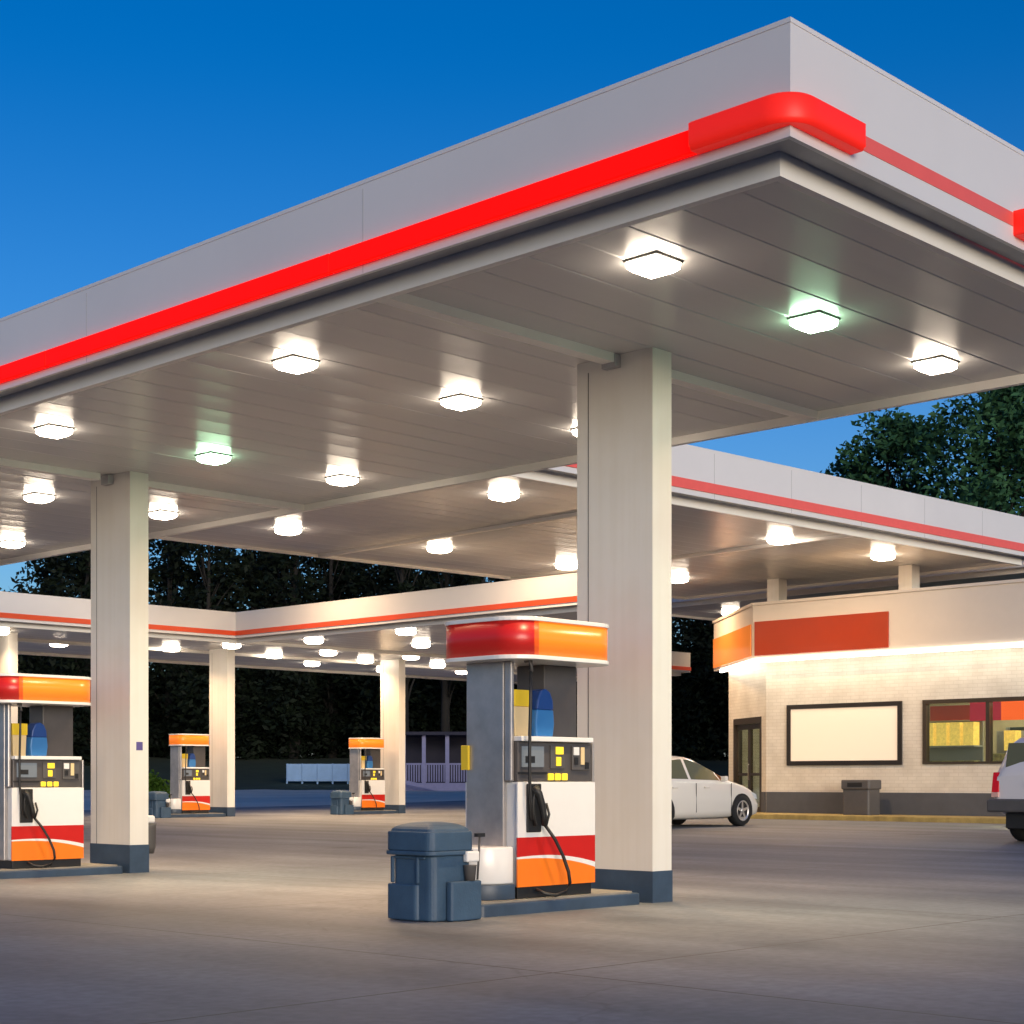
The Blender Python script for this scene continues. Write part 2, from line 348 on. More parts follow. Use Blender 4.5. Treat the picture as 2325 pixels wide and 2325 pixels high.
# ------------------------------------------------------------------ ground
def W(x, d):  # lateral offset / distance in front of the camera -> site coordinates
    return (0.6938 * x + 0.7203 * d, -0.7203 * x + 0.6938 * d)
def dist(X, Y): return 0.7203 * X + 0.6938 * Y
def sstep(a, b, t):
    t = max(0, min(1, (t - a) / (b - a))); return t * t * (3 - 2 * t)
def g(X, Y):
    z = -0.067 * math.exp(-((X - 9.6) ** 2 + (Y - 15.6) ** 2) / (2 * 3.3 ** 2))
    d = dist(X, Y)
    z += 0.45 * sstep(52, 80, d) + 2.0 * sstep(79, 108, d)
    return z
def sheet(name, xs, ys, m, dz, keep=None):
    b = MB(); s = b.slot(m); nx = len(xs)
    b.v = [(x, y, g(x, y) + dz) for y in ys for x in xs]
    for j in range(len(ys) - 1):
        for i in range(nx - 1):
            cx, cy = (xs[i] + xs[i + 1]) / 2, (ys[j] + ys[j + 1]) / 2
            if keep and not keep(cx, cy): continue
            b.f.append((j * nx + i, j * nx + i + 1, (j + 1) * nx + i + 1, (j + 1) * nx + i)); b.mi.append(s); b.sm.append(True)
    o = b.build(name); tag(o, kind='structure'); return o
def rng(a, b, st):
    n = int(round((b - a) / st)); return [a + (b - a) * i / n for i in range(n + 1)]
far = [-400, -200, -120]
sheet('ground', [-600, -300, -150, -80] + rng(-60, 150, 5) + [200, 300, 600], [-600, -300, -150, -80] + rng(-60, 150, 5) + [200, 300, 600], M['grass'], -0.045)
sheet('forecourt', rng(-30, 60, 1.0), rng(-40, 45, 1.0), M['concrete'], 0.0)
sheet('road', rng(-30, 70, 2.5), rng(45, 85, 2.5), M['road'], -0.012, keep=lambda x, y: dist(x, y) < 80)

# ------------------------------------------------------------------ canopies
def rect_edges(x0, y0, x1, y1):
    return [(x0, y0), (x1, y0), (x1, y1), (x0, y1)]
def offset_poly(p, d):
    n = len(p); out = []
    for i in range(n):
        a, b, c = Vector(p[i - 1]), Vector(p[i]), Vector(p[(i + 1) % n])
        e1 = (b - a).normalized(); e2 = (c - b).normalized()
        n1 = Vector((e1.y, -e1.x)); n2 = Vector((e2.y, -e2.x))
        k = (n1 + n2); k = k / max(1e-6, k.dot(n1))
        q = b + k * d; out.append((q.x, q.y))
    return out
def ring(b, outer, inner, z, m):
    n = len(outer)
    for i in range(n):
        j = (i + 1) % n
        b.face([(*outer[i], z), (*outer[j], z), (*inner[j], z), (*inner[i], z)], m)
def wallring(b, poly, z0, z1, m):
    n = len(poly)
    for i in range(n):
        j = (i + 1) % n
        b.face([(*poly[i], z0), (*poly[j], z0), (*poly[j], z1), (*poly[i], z1)], m)

def canopy(root, poly, rects, H, s=1.0, panel=0.42, along='y', bars=(), strips=(), beams=(), fz=None):
    """poly: CCW outline at the deck edge; H: underside of the edge trim; fascia stands 0.21*s outside it"""
    zf0 = H + 0.10 * s; zf1 = H + 0.716 * s; zd = H + 0.075
    if fz: zf0, zf1 = fz
    out = offset_poly(poly, 0.21 * s); t = 0.06
    fb = MB()
    wallring(fb, out, zf0, zf1, M['fascia'])
    inn = offset_poly(out, -0.10); ring(fb, out, inn, zf1, M['fascia'])           # coping
    wallring(fb, inn, zf1 - 0.3, zf1, M['fascia'])
    fb.build('fascia', root, fixn=False)
    cp = MB(); o2 = offset_poly(out, 0.004)                                       # thin drip cap
    wallring(cp, o2, zf1 - 0.018, zf1 + 0.008, M['fascia']); ring(cp, o2, offset_poly(out, -0.03), zf1 + 0.008, M['fascia']); ring(cp, out, o2, zf1 - 0.018, M['fascia'])
    cp.build('coping', root, fixn=False)
    # return under the fascia: bottom lip, recessed shadow gap
    ub = MB(); lip = offset_poly(out, -0.03); ring(ub, out, lip, zf0, M['trim'])
    e_out = offset_poly(poly, 0.012); ztop = zf0 + 0.03
    wallring(ub, lip, zf0, ztop, M['trim']); ring(ub, lip, e_out, ztop, M['under'])
    ub.build('gutter', root, fixn=False)
    tb = MB()                                                                     # edge trim that hangs round the deck
    wallring(tb, poly, H, ztop + 0.02, M['trim']); inner = offset_poly(poly, -t)
    ring(tb, poly, inner, H, M['trim']); wallring(tb, inner, H, zd, M['trim'])
    tb.build('edge_trim', root, fixn=False)
    # deck: pressed panels, each a shallow pan with a small groove between
    for (x0, y0, x1, y1) in rects:
        db = MB(); sl = db.slot(M['deck'])
        a0, a1 = (y0, y1) if along == 'x' else (x0, x1)
        npan = max(1, int(round((a1 - a0) / panel))); w = (a1 - a0) / npan
        prof = []
        for i in range(npan):
            p = a0 + i * w; j = rnd.uniform(-0.0016, 0.0016); k = rnd.uniform(-0.0016, 0.0016)
            prof += [(p, zd + 0.006), (p + 0.010, zd + j), (p + w * 0.5, zd + 0.002 + (j + k) / 2), (p + w - 0.010, zd + k)]
        prof.append((a1, zd + 0.006))
        for (p, z), (q, z2) in zip(prof[:-1], prof[1:]):
            if along == 'x': db.face([(x0, p, z), (x1, p, z), (x1, q, z2), (x0, q, z2)], M['deck'])
            else: db.face([(p, y0, z), (q, y0, z2), (q, y1, z2), (p, y1, z)], M['deck'])
        db.build('deck', root, fixn=False)
    rb = MB(); rb.face([(x, y, zf1 - 0.25) for x, y in offset_poly(out, -0.02)], M['roof'])
    rb.build('roof', root, fixn=False)
    for (a, b_) in beams: box_obj('beam', (a[0], a[1], H + 0.005), (b_[0], b_[1], zd + 0.03), M['trim'], root)
    return out, zf0, zf1

H1 = 4.22
X0, X1, Y0, Y1 = 7.46, 12.80, 5.17, 27.4
c1 = tag(empty('canopy', (X0, Y0, 0)), 'large near white canopy with bright red light bar and rounded red corner band', 'canopy')
def off(r, dx, dy): return [(x - dx, y - dy) for x, y in r]
rect = (0.0, 0.0, X1 - X0, Y1 - Y0)
bm_ = []
for yb in (8.48, 15.84, 23.2):
    bm_ += [((0.06, yb - Y0 - 0.06), (9.9 - X0, yb - Y0 + 0.06)), ((10.27 - X0, yb - Y0 - 0.06), (X1 - X0 - 0.06, yb - Y0 + 0.06))]
out1, zf0, zf1 = canopy(c1, rect_edges(*rect), [rect], H1, 1.0, 0.42, 'x', beams=bm_)
ox0, oy0 = out1[0]; ox1, oy1 = out1[2]
hf = zf1 - zf0
def fz(fr): return zf1 - hf * fr
# long lit bar on the -x face, curved band round the near corner, thin flat strip + second band on the -y face
yb = oy0 + 0.6
for k, L_ in enumerate((3.1, 3.66, 3.66, 3.66, 3.66, 3.9)):
    ye = min(yb + L_, oy1 - 0.02)
    box_obj('light_bar', (ox0 - 0.05, yb, fz(0.905)), (ox0 - 0.001, ye - 0.008, fz(0.685)), M['red_bar'], c1, 0.01); yb = ye
def corner_band(parent, xc, yc, ext_y, ext_x, r, z0, z1, prot, m, name='corner_band'):
    b = MB()
    def path(o):  # o: offset outside the faces
        pts = [(xc - o, yc + ext_y)]
        rr = r
        for k in range(0, 13):
            a = math.pi + (math.pi / 2) * k / 12
            pts.append((xc - o + rr + rr * math.cos(a), yc - o + rr + rr * math.sin(a)))
        pts.append((xc + ext_x, yc - o)); return pts
    P = path(prot); Q = [(xc - 0.001, yc + ext_y)] + [(xc - 0.001, yc - 0.001)] * 13 + [(xc + ext_x, yc - 0.001)]
    zb = z0; n = len(P)
    # slightly bulged outer face
    for i in range(n - 1):
        sm = True
        for (za, ka), (zb2, kb) in zip([(z0, 0.0), (z0 + 0.20 * (z1 - z0), 1), (z0 + 0.90 * (z1 - z0), 1)], [(z0 + 0.20 * (z1 - z0), 1), (z0 + 0.90 * (z1 - z0), 1), (z1, 0.0)]):
            def mixp(i, k):
                f = 0.78 + 0.22 * k
                return (Q[i][0] + (P[i][0] - Q[i][0]) * f, Q[i][1] + (P[i][1] - Q[i][1]) * f)
            b.face([(*mixp(i, ka), za), (*mixp(i + 1, ka), za), (*mixp(i + 1, kb), zb2), (*mixp(i, kb), zb2)], m, sm)
        for z, flip in ((z0, True), (z1, False)):
            f = 0.78
            A = (Q[i][0] + (P[i][0] - Q[i][0]) * f, Q[i][1] + (P[i][1] - Q[i][1]) * f); B = (Q[i + 1][0] + (P[i + 1][0] - Q[i + 1][0]) * f, Q[i + 1][1] + (P[i + 1][1] - Q[i + 1][1]) * f)
            b.face([(*A, z), (*B, z), (*Q[i + 1], z), (*Q[i], z)], m)
    for i in (0, n - 1):
        b.face([(*Q[i], z0), (*P[i], z0 + 0.02), (*P[i], z1 - 0.02), (*Q[i], z1)], m)
    o = b.build(name, parent, fixn=False)
    bm = bmesh.new(); bm.from_mesh(o.data); bmesh.ops.remove_doubles(bm, verts=bm.verts, dist=0.0004); bmesh.ops.recalc_face_normals(bm, faces=bm.faces); bm.to_mesh(o.data); bm.free()
    return o
corner_band(c1, ox0, oy0, 0.598, 0.58, 0.22, fz(0.905), fz(0.645), 0.095, M['red_band'])
box_obj('red_strip', (ox0 + 0.585, oy0 - 0.004, fz(0.81)), (ox0 + 2.45, oy0 + 0.02, fz(0.67)), M['red_strip'], c1)
box_obj('red_band', (ox0 + 2.455, oy0 - 0.085, fz(0.905)), (ox1, oy0 + 0.02, fz(0.645)), M['red_band'], c1, 0.01)
# vertical seams of the fascia sheets
for k in range(1, 7): box_obj('seam', (ox0 - 0.0015, oy0 + 3.4 * k, zf0 + 0.005), (ox0 + 0.01, oy0 + 3.4 * k + 0.004, zf1 - 0.05), M['seam'], c1)

# connecting canopy, taller, reaching over the shop
rotA = R(-2.37)
c2 = tag(empty('canopy', (19.0, 20.30, 0), rotA), 'taller white canopy with pale red stripe reaching over the shop roof', 'canopy')
r2 = (0.0, 0.0, 19.6, 11.0)
out2, z20, z21 = canopy(c2, rect_edges(*r2), [r2], 6.3, 1.55, 0.5, 'x', beams=[((6.0, 0.06), (6.14, 10.94)), ((12.4, 0.06), (12.54, 10.94))])
h2 = z21 - z20
sb = MB(); p0, p1 = out2[0], out2[2]
sb.box((p0[0] - 0.03, p0[1] - 0.03, z21 - h2 * 0.89), (p1[0] + 0.03, p0[1] + 0.01, z21 - h2 * 0.69), M['red_strip'])
sb.box((p0[0] - 0.03, p0[1] + 0.011, z21 - h2 * 0.89), (p0[0] + 0.01, p1[1] + 0.03, z21 - h2 * 0.69), M['red_strip'])
sb.build('red_stripe', c2)
for k in range(1, 8): box_obj('seam', (p0[0] + 2.5 * k, p0[1] - 0.002, z20 + 0.01), (p0[0] + 2.5 * k + 0.01, p0[1] + 0.02, z21 - 0.06), M['seam'], c2)
# another canopy beyond the shop
c3 = tag(empty('canopy', (40.0, 20.0, 0), rotA), 'distant canopy seen just above the left end of the shop roof', 'canopy')
r3 = (0.0, 0.0, 8.0, 14.0)
canopy(c3, rect_edges(*r3), [r3], 6.3, 1.2, 0.6, 'x')
# far L-shaped canopy
c4 = tag(empty('canopy', (0, 0, 0)), 'far L-shaped white canopy with thin red stripe before the dark trees', 'canopy')
d4 = 0.21
polyL = [(8.0, 32.4 + d4), (24.05 + d4, 32.4 + d4), (24.05 + d4, 21.4), (26.5, 21.4), (31.4, 25.6), (31.4, 32.4 + d4), (41.6, 32.4 + d4), (41.6, 39.6), (8.0, 39.6)]
rects4 = [(8.0, 32.4 + d4, 41.6, 39.6), (24.05 + d4, 21.4, 26.5, 32.4 + d4 - 0.001), (26.501, 25.6, 31.4, 32.4 + d4 - 0.001)]
b = MB(); b.face([(26.501, 21.45, 4.33), (31.34, 25.6, 4.33), (26.501, 25.6, 4.33)], M['deck']); b.build('deck_wedge', c4, fixn=False)
out4, z40, z41 = canopy(c4, polyL, rects4, 4.25, 1.0, 0.5, 'x', beams=[((14, 35.9), (41.4, 36.02)), ((24.4, 32.5), (31.3, 32.62))])
h4 = z41 - z40
sb = MB()
st = offset_poly(out4, 0.02); a0, a1 = z41 - h4 * 0.90, z41 - h4 * 0.72
wallring(sb, st, a0, a1, M['orange_strip']); ring(sb, st, out4, a1, M['orange_strip']); ring(sb, st, out4, a0, M['orange_strip'])
sb.build('red_stripe', c4, fixn=False)

# ------------------------------------------------------------------ canopy lights
def make_light(size=0.28, lens='lens_warm', watts=22.0, spread=88):
    r = empty('canopy_light', (0, 0, 0)); h = size / 2
    box_obj('housing', (-h, -h, -0.010), (h, h, 0.03), M['lamp_frame'], r, 0.004)
    b = MB(); a = h * 0.90; c = h * 0.66; z0, z1, z2 = -0.0105, -0.050 * size / 0.28, -0.075 * size / 0.28
    p0 = [(-a, -a, z0), (a, -a, z0), (a, a, z0), (-a, a, z0)]; p1 = [(-a * .97, -a * .97, z1), (a * .97, -a * .97, z1), (a * .97, a * .97, z1), (-a * .97, a * .97, z1)]
    p2 = [(-c, -c, z2), (c, -c, z2), (c, c, z2), (-c, c, z2)]
    for p, q in ((p0, p1), (p1, p2)):
        for i in range(4):
            j = (i + 1) % 4; b.face([p[i], p[j], q[j], q[i]], M[lens.replace('lens', 'side')])
    b.face(list(reversed(p2)), M[lens]); b.build('lens', r, fixn=True)
    la = bpy.data.lights.new('lamp', 'AREA'); la.shape = 'SQUARE'; la.size = c * 1.9; la.spread = R(spread); la.energy = watts
    la.color = (1.0, 0.64, 0.34) if lens == 'lens_warm' else (0.85, 1.0, 0.66)
    lo = bpy.data.objects.new('lamp', la); C.objects.link(lo); lo.parent = r; lo.location = (0, 0, z2 - 0.006)
    return r
def place_light(proto, first, loc, rz, label, group):
    o = proto if first else copy_tree(proto)
    o.location = loc; o.rotation_euler = (0, 0, rz); tag(o, label, 'light', group); return o
G1 = 'square lights under the near canopy'
wide = make_light(0.28, 'lens_warm', 36.0, 150); fwd = True
warm = make_light(); green = make_light(0.28, 'lens_green', 9.0)
rows = [6.74, 10.40, 14.05, 17.5, 21.2, 24.8]
cols = [8.31, 10.15, 11.88]
rown = ['first row from the near corner', 'second row from the near corner', 'third row from the near corner', 'fourth row from the near corner', 'fifth row from the near corner', 'last row at the far left end']
coln = ['under the red-lit edge', 'in the middle', 'along the back edge']
fw = fg = True
for i, y in enumerate(rows):
    for j, x in enumerate(cols):
        if (i == 4 and j == 0) or (i == 5 and j < 2): continue                     # outside the picture
        isg = (i, j) in ((0, 1), (2, 1))
        lab = ('greenish ' if isg else 'warm ') + 'square canopy light, ' + rown[i] + ', ' + coln[j]
        z = H1 + 0.071
        if isg: place_light(green, fg, (x, y, z), 0, lab, G1); fg = False
        elif j == 2: place_light(wide, fwd, (x, y, z), 0, lab, G1); fwd = False
        else: place_light(warm, fw, (x, y, z), 0, lab, G1); fw = False
def arm_pt(x, y):
    return (19.0 + x * math.cos(rotA) - y * math.sin(rotA), 20.30 + x * math.sin(rotA) + y * math.cos(rotA))
big = make_light(0.46, 'lens_warm', 82.0, 160); fb_ = True
G2 = 'square lights under the tall canopy'
arml = [(3.4, 1.7), (3.05, 8.1), (7.3, 1.75), (7.3, 8.0), (11.65, 8.1), (11.9, 1.65), (15.9, 1.6), (15.8, 8.0)]
armn = ['front row, leftmost', 'back row, leftmost', 'front row, second from the left', 'back row, second from the left', 'back row, third from the left', 'front row, just right of the near column', 'front row, rightmost above the shop sign', 'back row, rightmost beside the near column']
for (x, y), nme in zip(arml, armn):
    if nme.startswith('front row, second'): continue
    X, Y = arm_pt(x, y)
    place_light(big, fb_, (X, Y, 6.3 + 0.071), rotA, 'bright square light under the tall canopy, ' + nme, G2); fb_ = False
X, Y = (43.4, 32.0)
place_light(big, False, (X, Y, 6.3 + 0.071), rotA, 'distant light under the canopy above the shop roof left end', G2)
far_l = make_light(0.36, 'lens_warm', 26.0, 135); ff = True
G4 = 'square lights under the far canopy'
farl = [(18.9, 34.3), (21.6, 36.3), (24.4, 35.6), (24.9, 33.7), (27.7, 35.6), (28.1, 33.8), (30.4, 37.3), (30.7, 35.3), (33.4, 35.2), (35.9, 36.7), (33.7, 37.9),
        (25.4, 31.1), (25.3, 27.7), (28.0, 30.1), (28.1, 26.4), (30.6, 33.3), (37.9, 34.4), (14.5, 35.5)]
farn = ['beside the column above the left pump', 'above the left pump', 'right beside the tall left column', 'at the inner corner of the L', 'right of the inner corner, front', 'in the row behind the inner corner',
        'on the back edge, middle', 'left of the right far column', 'right of the right far column', 'farthest right along the back edge', 'small, on the back edge near the right far column', 'along the inner side, farthest',
        'along the inner side, nearest the tall column', 'in the side wing, middle', 'in the side wing, nearest', 'where the wing meets the far row', 'at the right end of the far row', 'at the left end of the far row']
for (x, y), nme in zip(farl, farn):
    place_light(far_l, ff, (x, y, 4.25 + 0.071), 0, 'glowing light under the far canopy, ' + nme, G4); ff = False

# ------------------------------------------------------------------ columns
def make_column(h, wx=0.235, wy=0.78):
    r = empty('canopy_column', (0, 0, 0))
    b = MB(); b.box((0, 0, 0.24), (wx, wy, h), M['column'])
    b.box((-0.003, 0.655, 0.24), (0.002, 0.662, h - 0.09), M['groove'])           # seam of the cladding sheets
    b.build('shaft', r, fixn=False)
    box_obj('base_band', (-0.006, -0.006, -0.16), (wx + 0.006, wy + 0.006, 0.24), M['slate'], r)
    return r
GC = 'white clad columns of the canopies'
col = make_column(H1 + 0.075)
tag(col, 'tall white column behind the nearest pump, greenish light on its top', 'column', GC); col.location = (9.965, 8.09, 0)
bd = box_obj('bracket', (-0.07, 0.32, H1 - 0.03), (-0.002, 0.46, H1 + 0.07), M['under'], col)
lc = copy_tree(col); lc.location = (10.04, 15.42, 0)
tag(lc, 'white column between the left pump and the dark trees, violet decal on it', 'column', GC)
dcl = box_obj('decal', (0.08, -0.004, 1.27), (0.16, 0.002, 1.36), M['purple'], lc)
colf = make_column(4.25 + 0.075)
fcol = [(19.35, 34.7, 'far column behind the left pump at the picture edge'), (25.5, 34.7, 'far column right of the tall left column, beside a small pump'), (31.2, 34.45, 'far column near the middle, right of the second small pump')]
for i, (x, y, lab) in enumerate(fcol):
    o = colf if i == 0 else copy_tree(colf)
    o.location = (x, y, g(x, y)); tag(o, 'white ' + lab, 'column', GC)
def make_post():
    r = empty('canopy_post', (0, 0, 0)); box_obj('shaft', (-0.19, -0.19, 4.86), (0.19, 0.19, 6.372), M['column'], r)
    return r
post = make_post()
for i, (x, y, lab) in enumerate([(37.3, 25.95, 'short white post on the shop roof, above the red sign'), (37.2, 21.85, 'short white post on the shop roof, right of the red sign')]):
    o = post if i == 0 else copy_tree(post); o.location = (x, y, 0); tag(o, lab, 'post', 'posts on the shop roof')

# ------------------------------------------------------------------ pump island, pump, bin
def rrect(x0, y0, x1, y1, r, n=8):
    pts = []
    for cx, cy, a0 in ((x0 + r, y0 + r, 180), (x1 - r, y0 + r, 270), (x1 - r, y1 - r, 0), (x0 + r, y1 - r, 90)):
        for k in range(n + 1):
            a = R(a0 + 90 * k / n); pts.append((cx + r * math.cos(a), cy + r * math.sin(a)))
    return pts
def make_island():
    r = empty('pump_island', (0, 0, 0))
    b = MB(); b.prism(rrect(8.08 - 8.53, -0.085, 9.82 - 8.53, 0.69, 0.05, 4), -0.06, 0.082, M['slate'])
    b.build('kerb', r, 0.012)
    MB().prism(rrect(8.12 - 8.53, -0.045, 9.78 - 8.53, 0.65, 0.05, 4), 0.0821, 0.095, M['kerb']).build('slab', r)
    return r
def make_guard():
    r = empty('pump_guard', (0, 0, 0))
    def half(rad, x1, cy=0.28):
        p = [(x1, cy - rad)]
        p = [(x1, cy + rad)]
        for k in range(17):
            a = R(90 + 180 * k / 16); p.append((-0.10 + rad * 0.9 * math.cos(a), cy + rad * math.sin(a)))
        p.append((x1, cy - rad)); return p
    b = MB(); b.prism(half(0.255, -0.012), 0.205, 0.47, M['white_paint'], smooth=True); b.build('guard_shell', r, 0.015)
    MB().prism(half(0.268, -0.012), 0.0955, 0.2045, M['slate'], smooth=True).build('guard_base', r, 0.006)
    return r
def make_pump():
    r = empty('fuel_pump', (0, 0, 0)); Wd, D = 0.84, 0.53
    box_obj('plinth', (0.02, 0.02, 0.0955), (Wd - 0.02, D - 0.02, 0.18), M['black'], r, 0.004)
    box_obj('cabinet', (0.03, 0.012, 0.18), (Wd - 0.005, D - 0.012, 0.934), M['white_paint'], r, 0.01)
    def zt(x): return 0.395 + 0.02 * math.sin(x / Wd * math.pi * 0.75) - 0.075 * (x / Wd) ** 2.2
    for side in (0, 1):
        b = MB(); n = 18
        y0, y1 = (0.0, 0.0118) if side == 0 else (D - 0.0118, D)
        mir = (lambda x: x) if side == 0 else (lambda x: Wd - x)
        xs = [Wd * i / n for i in range(n + 1)]
        def strip(fl, fh, m):
            for i in range(n):
                xa, xb = xs[i], xs[i + 1]
                b.prism_y([(mir(xa), fl(xa)), (mir(xb), fl(xb)), (mir(xb), fh(xb)), (mir(xa), fh(xa))], y0, y1, m)
        strip(lambda x: 0.18, lambda x: zt(x) - 0.014 - 0.024 * (x / Wd), M['orange_paint'])
        strip(lambda x: zt(x) - 0.014 - 0.024 * (x / Wd), zt, M['white_paint'])
        strip(zt, lambda x: 0.535, M['red_paint'])
        strip(lambda x: 0.535, lambda x: 0.93, M['white_paint'])
        b.build('front_panel' if side == 0 else 'rear_panel', r)
    for sgn, nm in ((0, 'end_panel'), (1, 'end_panel')):
        x0, x1 = (-0.012, 0.028) if sgn == 0 else (Wd - 0.004, Wd + 0.016)
        zt_ = 1.80 if sgn == 0 else 1.225
        box_obj(nm, (x0, 0.135 if sgn == 0 else 0.02, 0.18), (x1, D - 0.02, zt_), M['steel'], r, 0.006)
    box_obj('corner_post', (-0.008, 0.06, 0.936), (0.03, 0.13, 1.80), M['steel'], r, 0.012)
    box_obj('display_module', (0.031, 0.03, 0.9345), (Wd - 0.006, D - 0.03, 1.225), M['dark_panel'], r, 0.008)
    box_obj('shelf', (0.031, -0.012, 1.2255), (Wd - 0.03, D + 0.012, 1.262), M['white_paint'], r, 0.006)
    box_obj('rear_post', (0.45, 0.16, 1.2625), (Wd - 0.03, D - 0.09, 1.80), M['dark_panel'], r, 0.006)
    # display face
    b = MB()
    b.box((0.37, 0.018, 1.03), (0.52, 0.0298, 1.20), M['grey_plastic']); b.build('price_display', r, 0.003)
    b = MB(); b.box((0.42, 0.010, 1.135), (0.50, 0.0179, 1.19), M['yellow_lit']); b.box((0.425, 0.010, 1.05), (0.475, 0.0179, 1.115), M['yellow_lit']); b.build('price_label', r, 0.002)
    for k in range(3): box_obj('grade_button', (0.345 + 0.075 * k, 0.012, 0.945), (0.40 + 0.075 * k, 0.0298, 0.995), M['yellow_lit'], r, 0.006)
    box_obj('card_reader', (0.60, 0.014, 1.02), (0.80, 0.0298, 1.20), M['grey_plastic'], r, 0.004)
    b = MB(); b.box((0.61, 0.006, 1.13), (0.67, 0.0139, 1.19), M['white_paint']); b.box((0.69, 0.006, 1.06), (0.73, 0.0139, 1.19), M['cream']); b.box((0.74, 0.006, 1.03), (0.78, 0.0139, 1.08), M['black']); b.box((0.62, 0.006, 1.06), (0.66, 0.0139, 1.115), M['black']); b.build('keypad', r, 0.002)
    b = MB(); b.box((0.07, 0.02, 1.04), (0.30, 0.0298, 1.19), M['screen']); b.box((0.10, 0.016, 1.07), (0.20, 0.0199, 1.12), M['black']); b.build('side_screen', r, 0.003)
    box_obj('button_rail', (0.034, 0.016, 0.99), (0.33, 0.0298, 1.005), M['black'], r)
    # valance with white rims, red on the end and orange on the face
    P = rrect(-0.20, -0.19, 0.90, 0.66, 0.22, 8); n = len(P)
    def side(i):
        x = (P[i][0] + P[(i + 1) % n][0]) / 2
        return M['val_red'] if x < -0.02 else (M['val_mid'] if x < 0.025 else M['val_orange'])
    vb = MB(); vb.prism(P, 1.83, 2.07, M['white_paint'], side=side, smooth=True); vb.build('valance', r)
    P2 = rrect(-0.21, -0.20, 0.91, 0.67, 0.23, 8)
    for z0, z1 in ((1.80, 1.8295), (2.0705, 2.10)): MB().prism(P2, z0, z1, M['white_paint']).build('valance_rim', r, 0.004)
    # nozzle, boot and hoses on both faces
    for s in (0, 1):
        f = (lambda x, y, z: (x, y, z)) if s == 0 else (lambda x, y, z: (Wd - x, D - y, z))
        def bx(a, c): 
            p, q = f(*a), f(*c); return tuple(min(i, j) for i, j in zip(p, q)), tuple(max(i, j) for i, j in zip(p, q))
        b = MB(); b.box(*bx((0.085, -0.016, 0.57), (0.235, -0.0005, 0.92)), M['black']); b.build('nozzle_boot', r, 0.01)
        b = MB()
        b.tube([f(0.12, -0.05, 0.90), f(0.145, -0.07, 0.85), f(0.175, -0.075, 0.77), f(0.20, -0.07, 0.69), f(0.215, -0.06, 0.62)], 0.03, M['black'], 8, 0.022)
        b.tube([f(0.13, -0.05, 0.88), f(0.12, -0.04, 0.80), f(0.125, -0.035, 0.70), f(0.15, -0.035, 0.62)], 0.012, M['black'], 6)
        b.tube([f(0.235, -0.06, 0.78), f(0.25, -0.075, 0.70), f(0.225, -0.07, 0.62)], 0.010, M['black'], 6)
        b.build('nozzle', r)
        b = MB()
        pts = [f(0.06, -0.07, 1.80), f(0.05, -0.08, 1.5), f(0.045, -0.075, 1.2), f(0.05, -0.07, 0.95), f(0.075, -0.06, 0.80), f(0.10, -0.05, 0.66)]
        b.tube(pts, 0.012, M['black'], 8)
        pts = [f(0.215, -0.06, 0.63), f(0.30, -0.085, 0.52), f(0.37, -0.10, 0.40), f(0.42, -0.11, 0.28), f(0.425, -0.12, 0.20), f(0.38, -0.12, 0.135), f(0.28, -0.11, 0.115), f(0.20, -0.08, 0.13), f(0.17, -0.02, 0.16)]
        b.tube(pts, 0.013, M['black'], 8); b.build('hose', r)
        b = MB(); b.tube([f(0.06, -0.02, 1.80), f(0.06, -0.07, 1.80), f(0.058, -0.075, 1.72)], 0.018, M['grey_plastic'], 8); b.build('hose_bracket', r)
    # things kept on the shelf
    b = MB(); b.prism_y([(0.075, 1.2625), (0.215, 1.2625), (0.225, 1.48), (0.065, 1.48)], 0.10, 0.24, M['cream']); b.prism_y([(0.060, 1.4801), (0.232, 1.4801), (0.232, 1.60), (0.056, 1.60)], 0.09, 0.25, M['yellow']); b.build('towel_box', r, 0.004)
    prof = [(0.25, 1.2625), (0.43, 1.2625), (0.445, 1.36), (0.435, 1.46)]; top = [(0.41, 1.545), (0.38, 1.60), (0.29, 1.60), (0.262, 1.545)]
    b = MB(); b.prism_y(prof + [(0.255, 1.46), (0.243, 1.36)], 0.05, 0.20, M['blue']); b.prism_y([(0.436, 1.4601), (0.43, 1.53), (0.40, 1.59), (0.355, 1.615), (0.30, 1.60), (0.265, 1.53), (0.256, 1.4601)], 0.05, 0.20, M['blue_dark']); b.build('washer_jug', r, 0.01)
    return r
def yellow_sign(p):
    b = MB(); b.box((-0.035, 0.47, 1.02), (-0.013, 0.545, 1.20), M['yellow']); return b.build('sign_plate', p, 0.004)
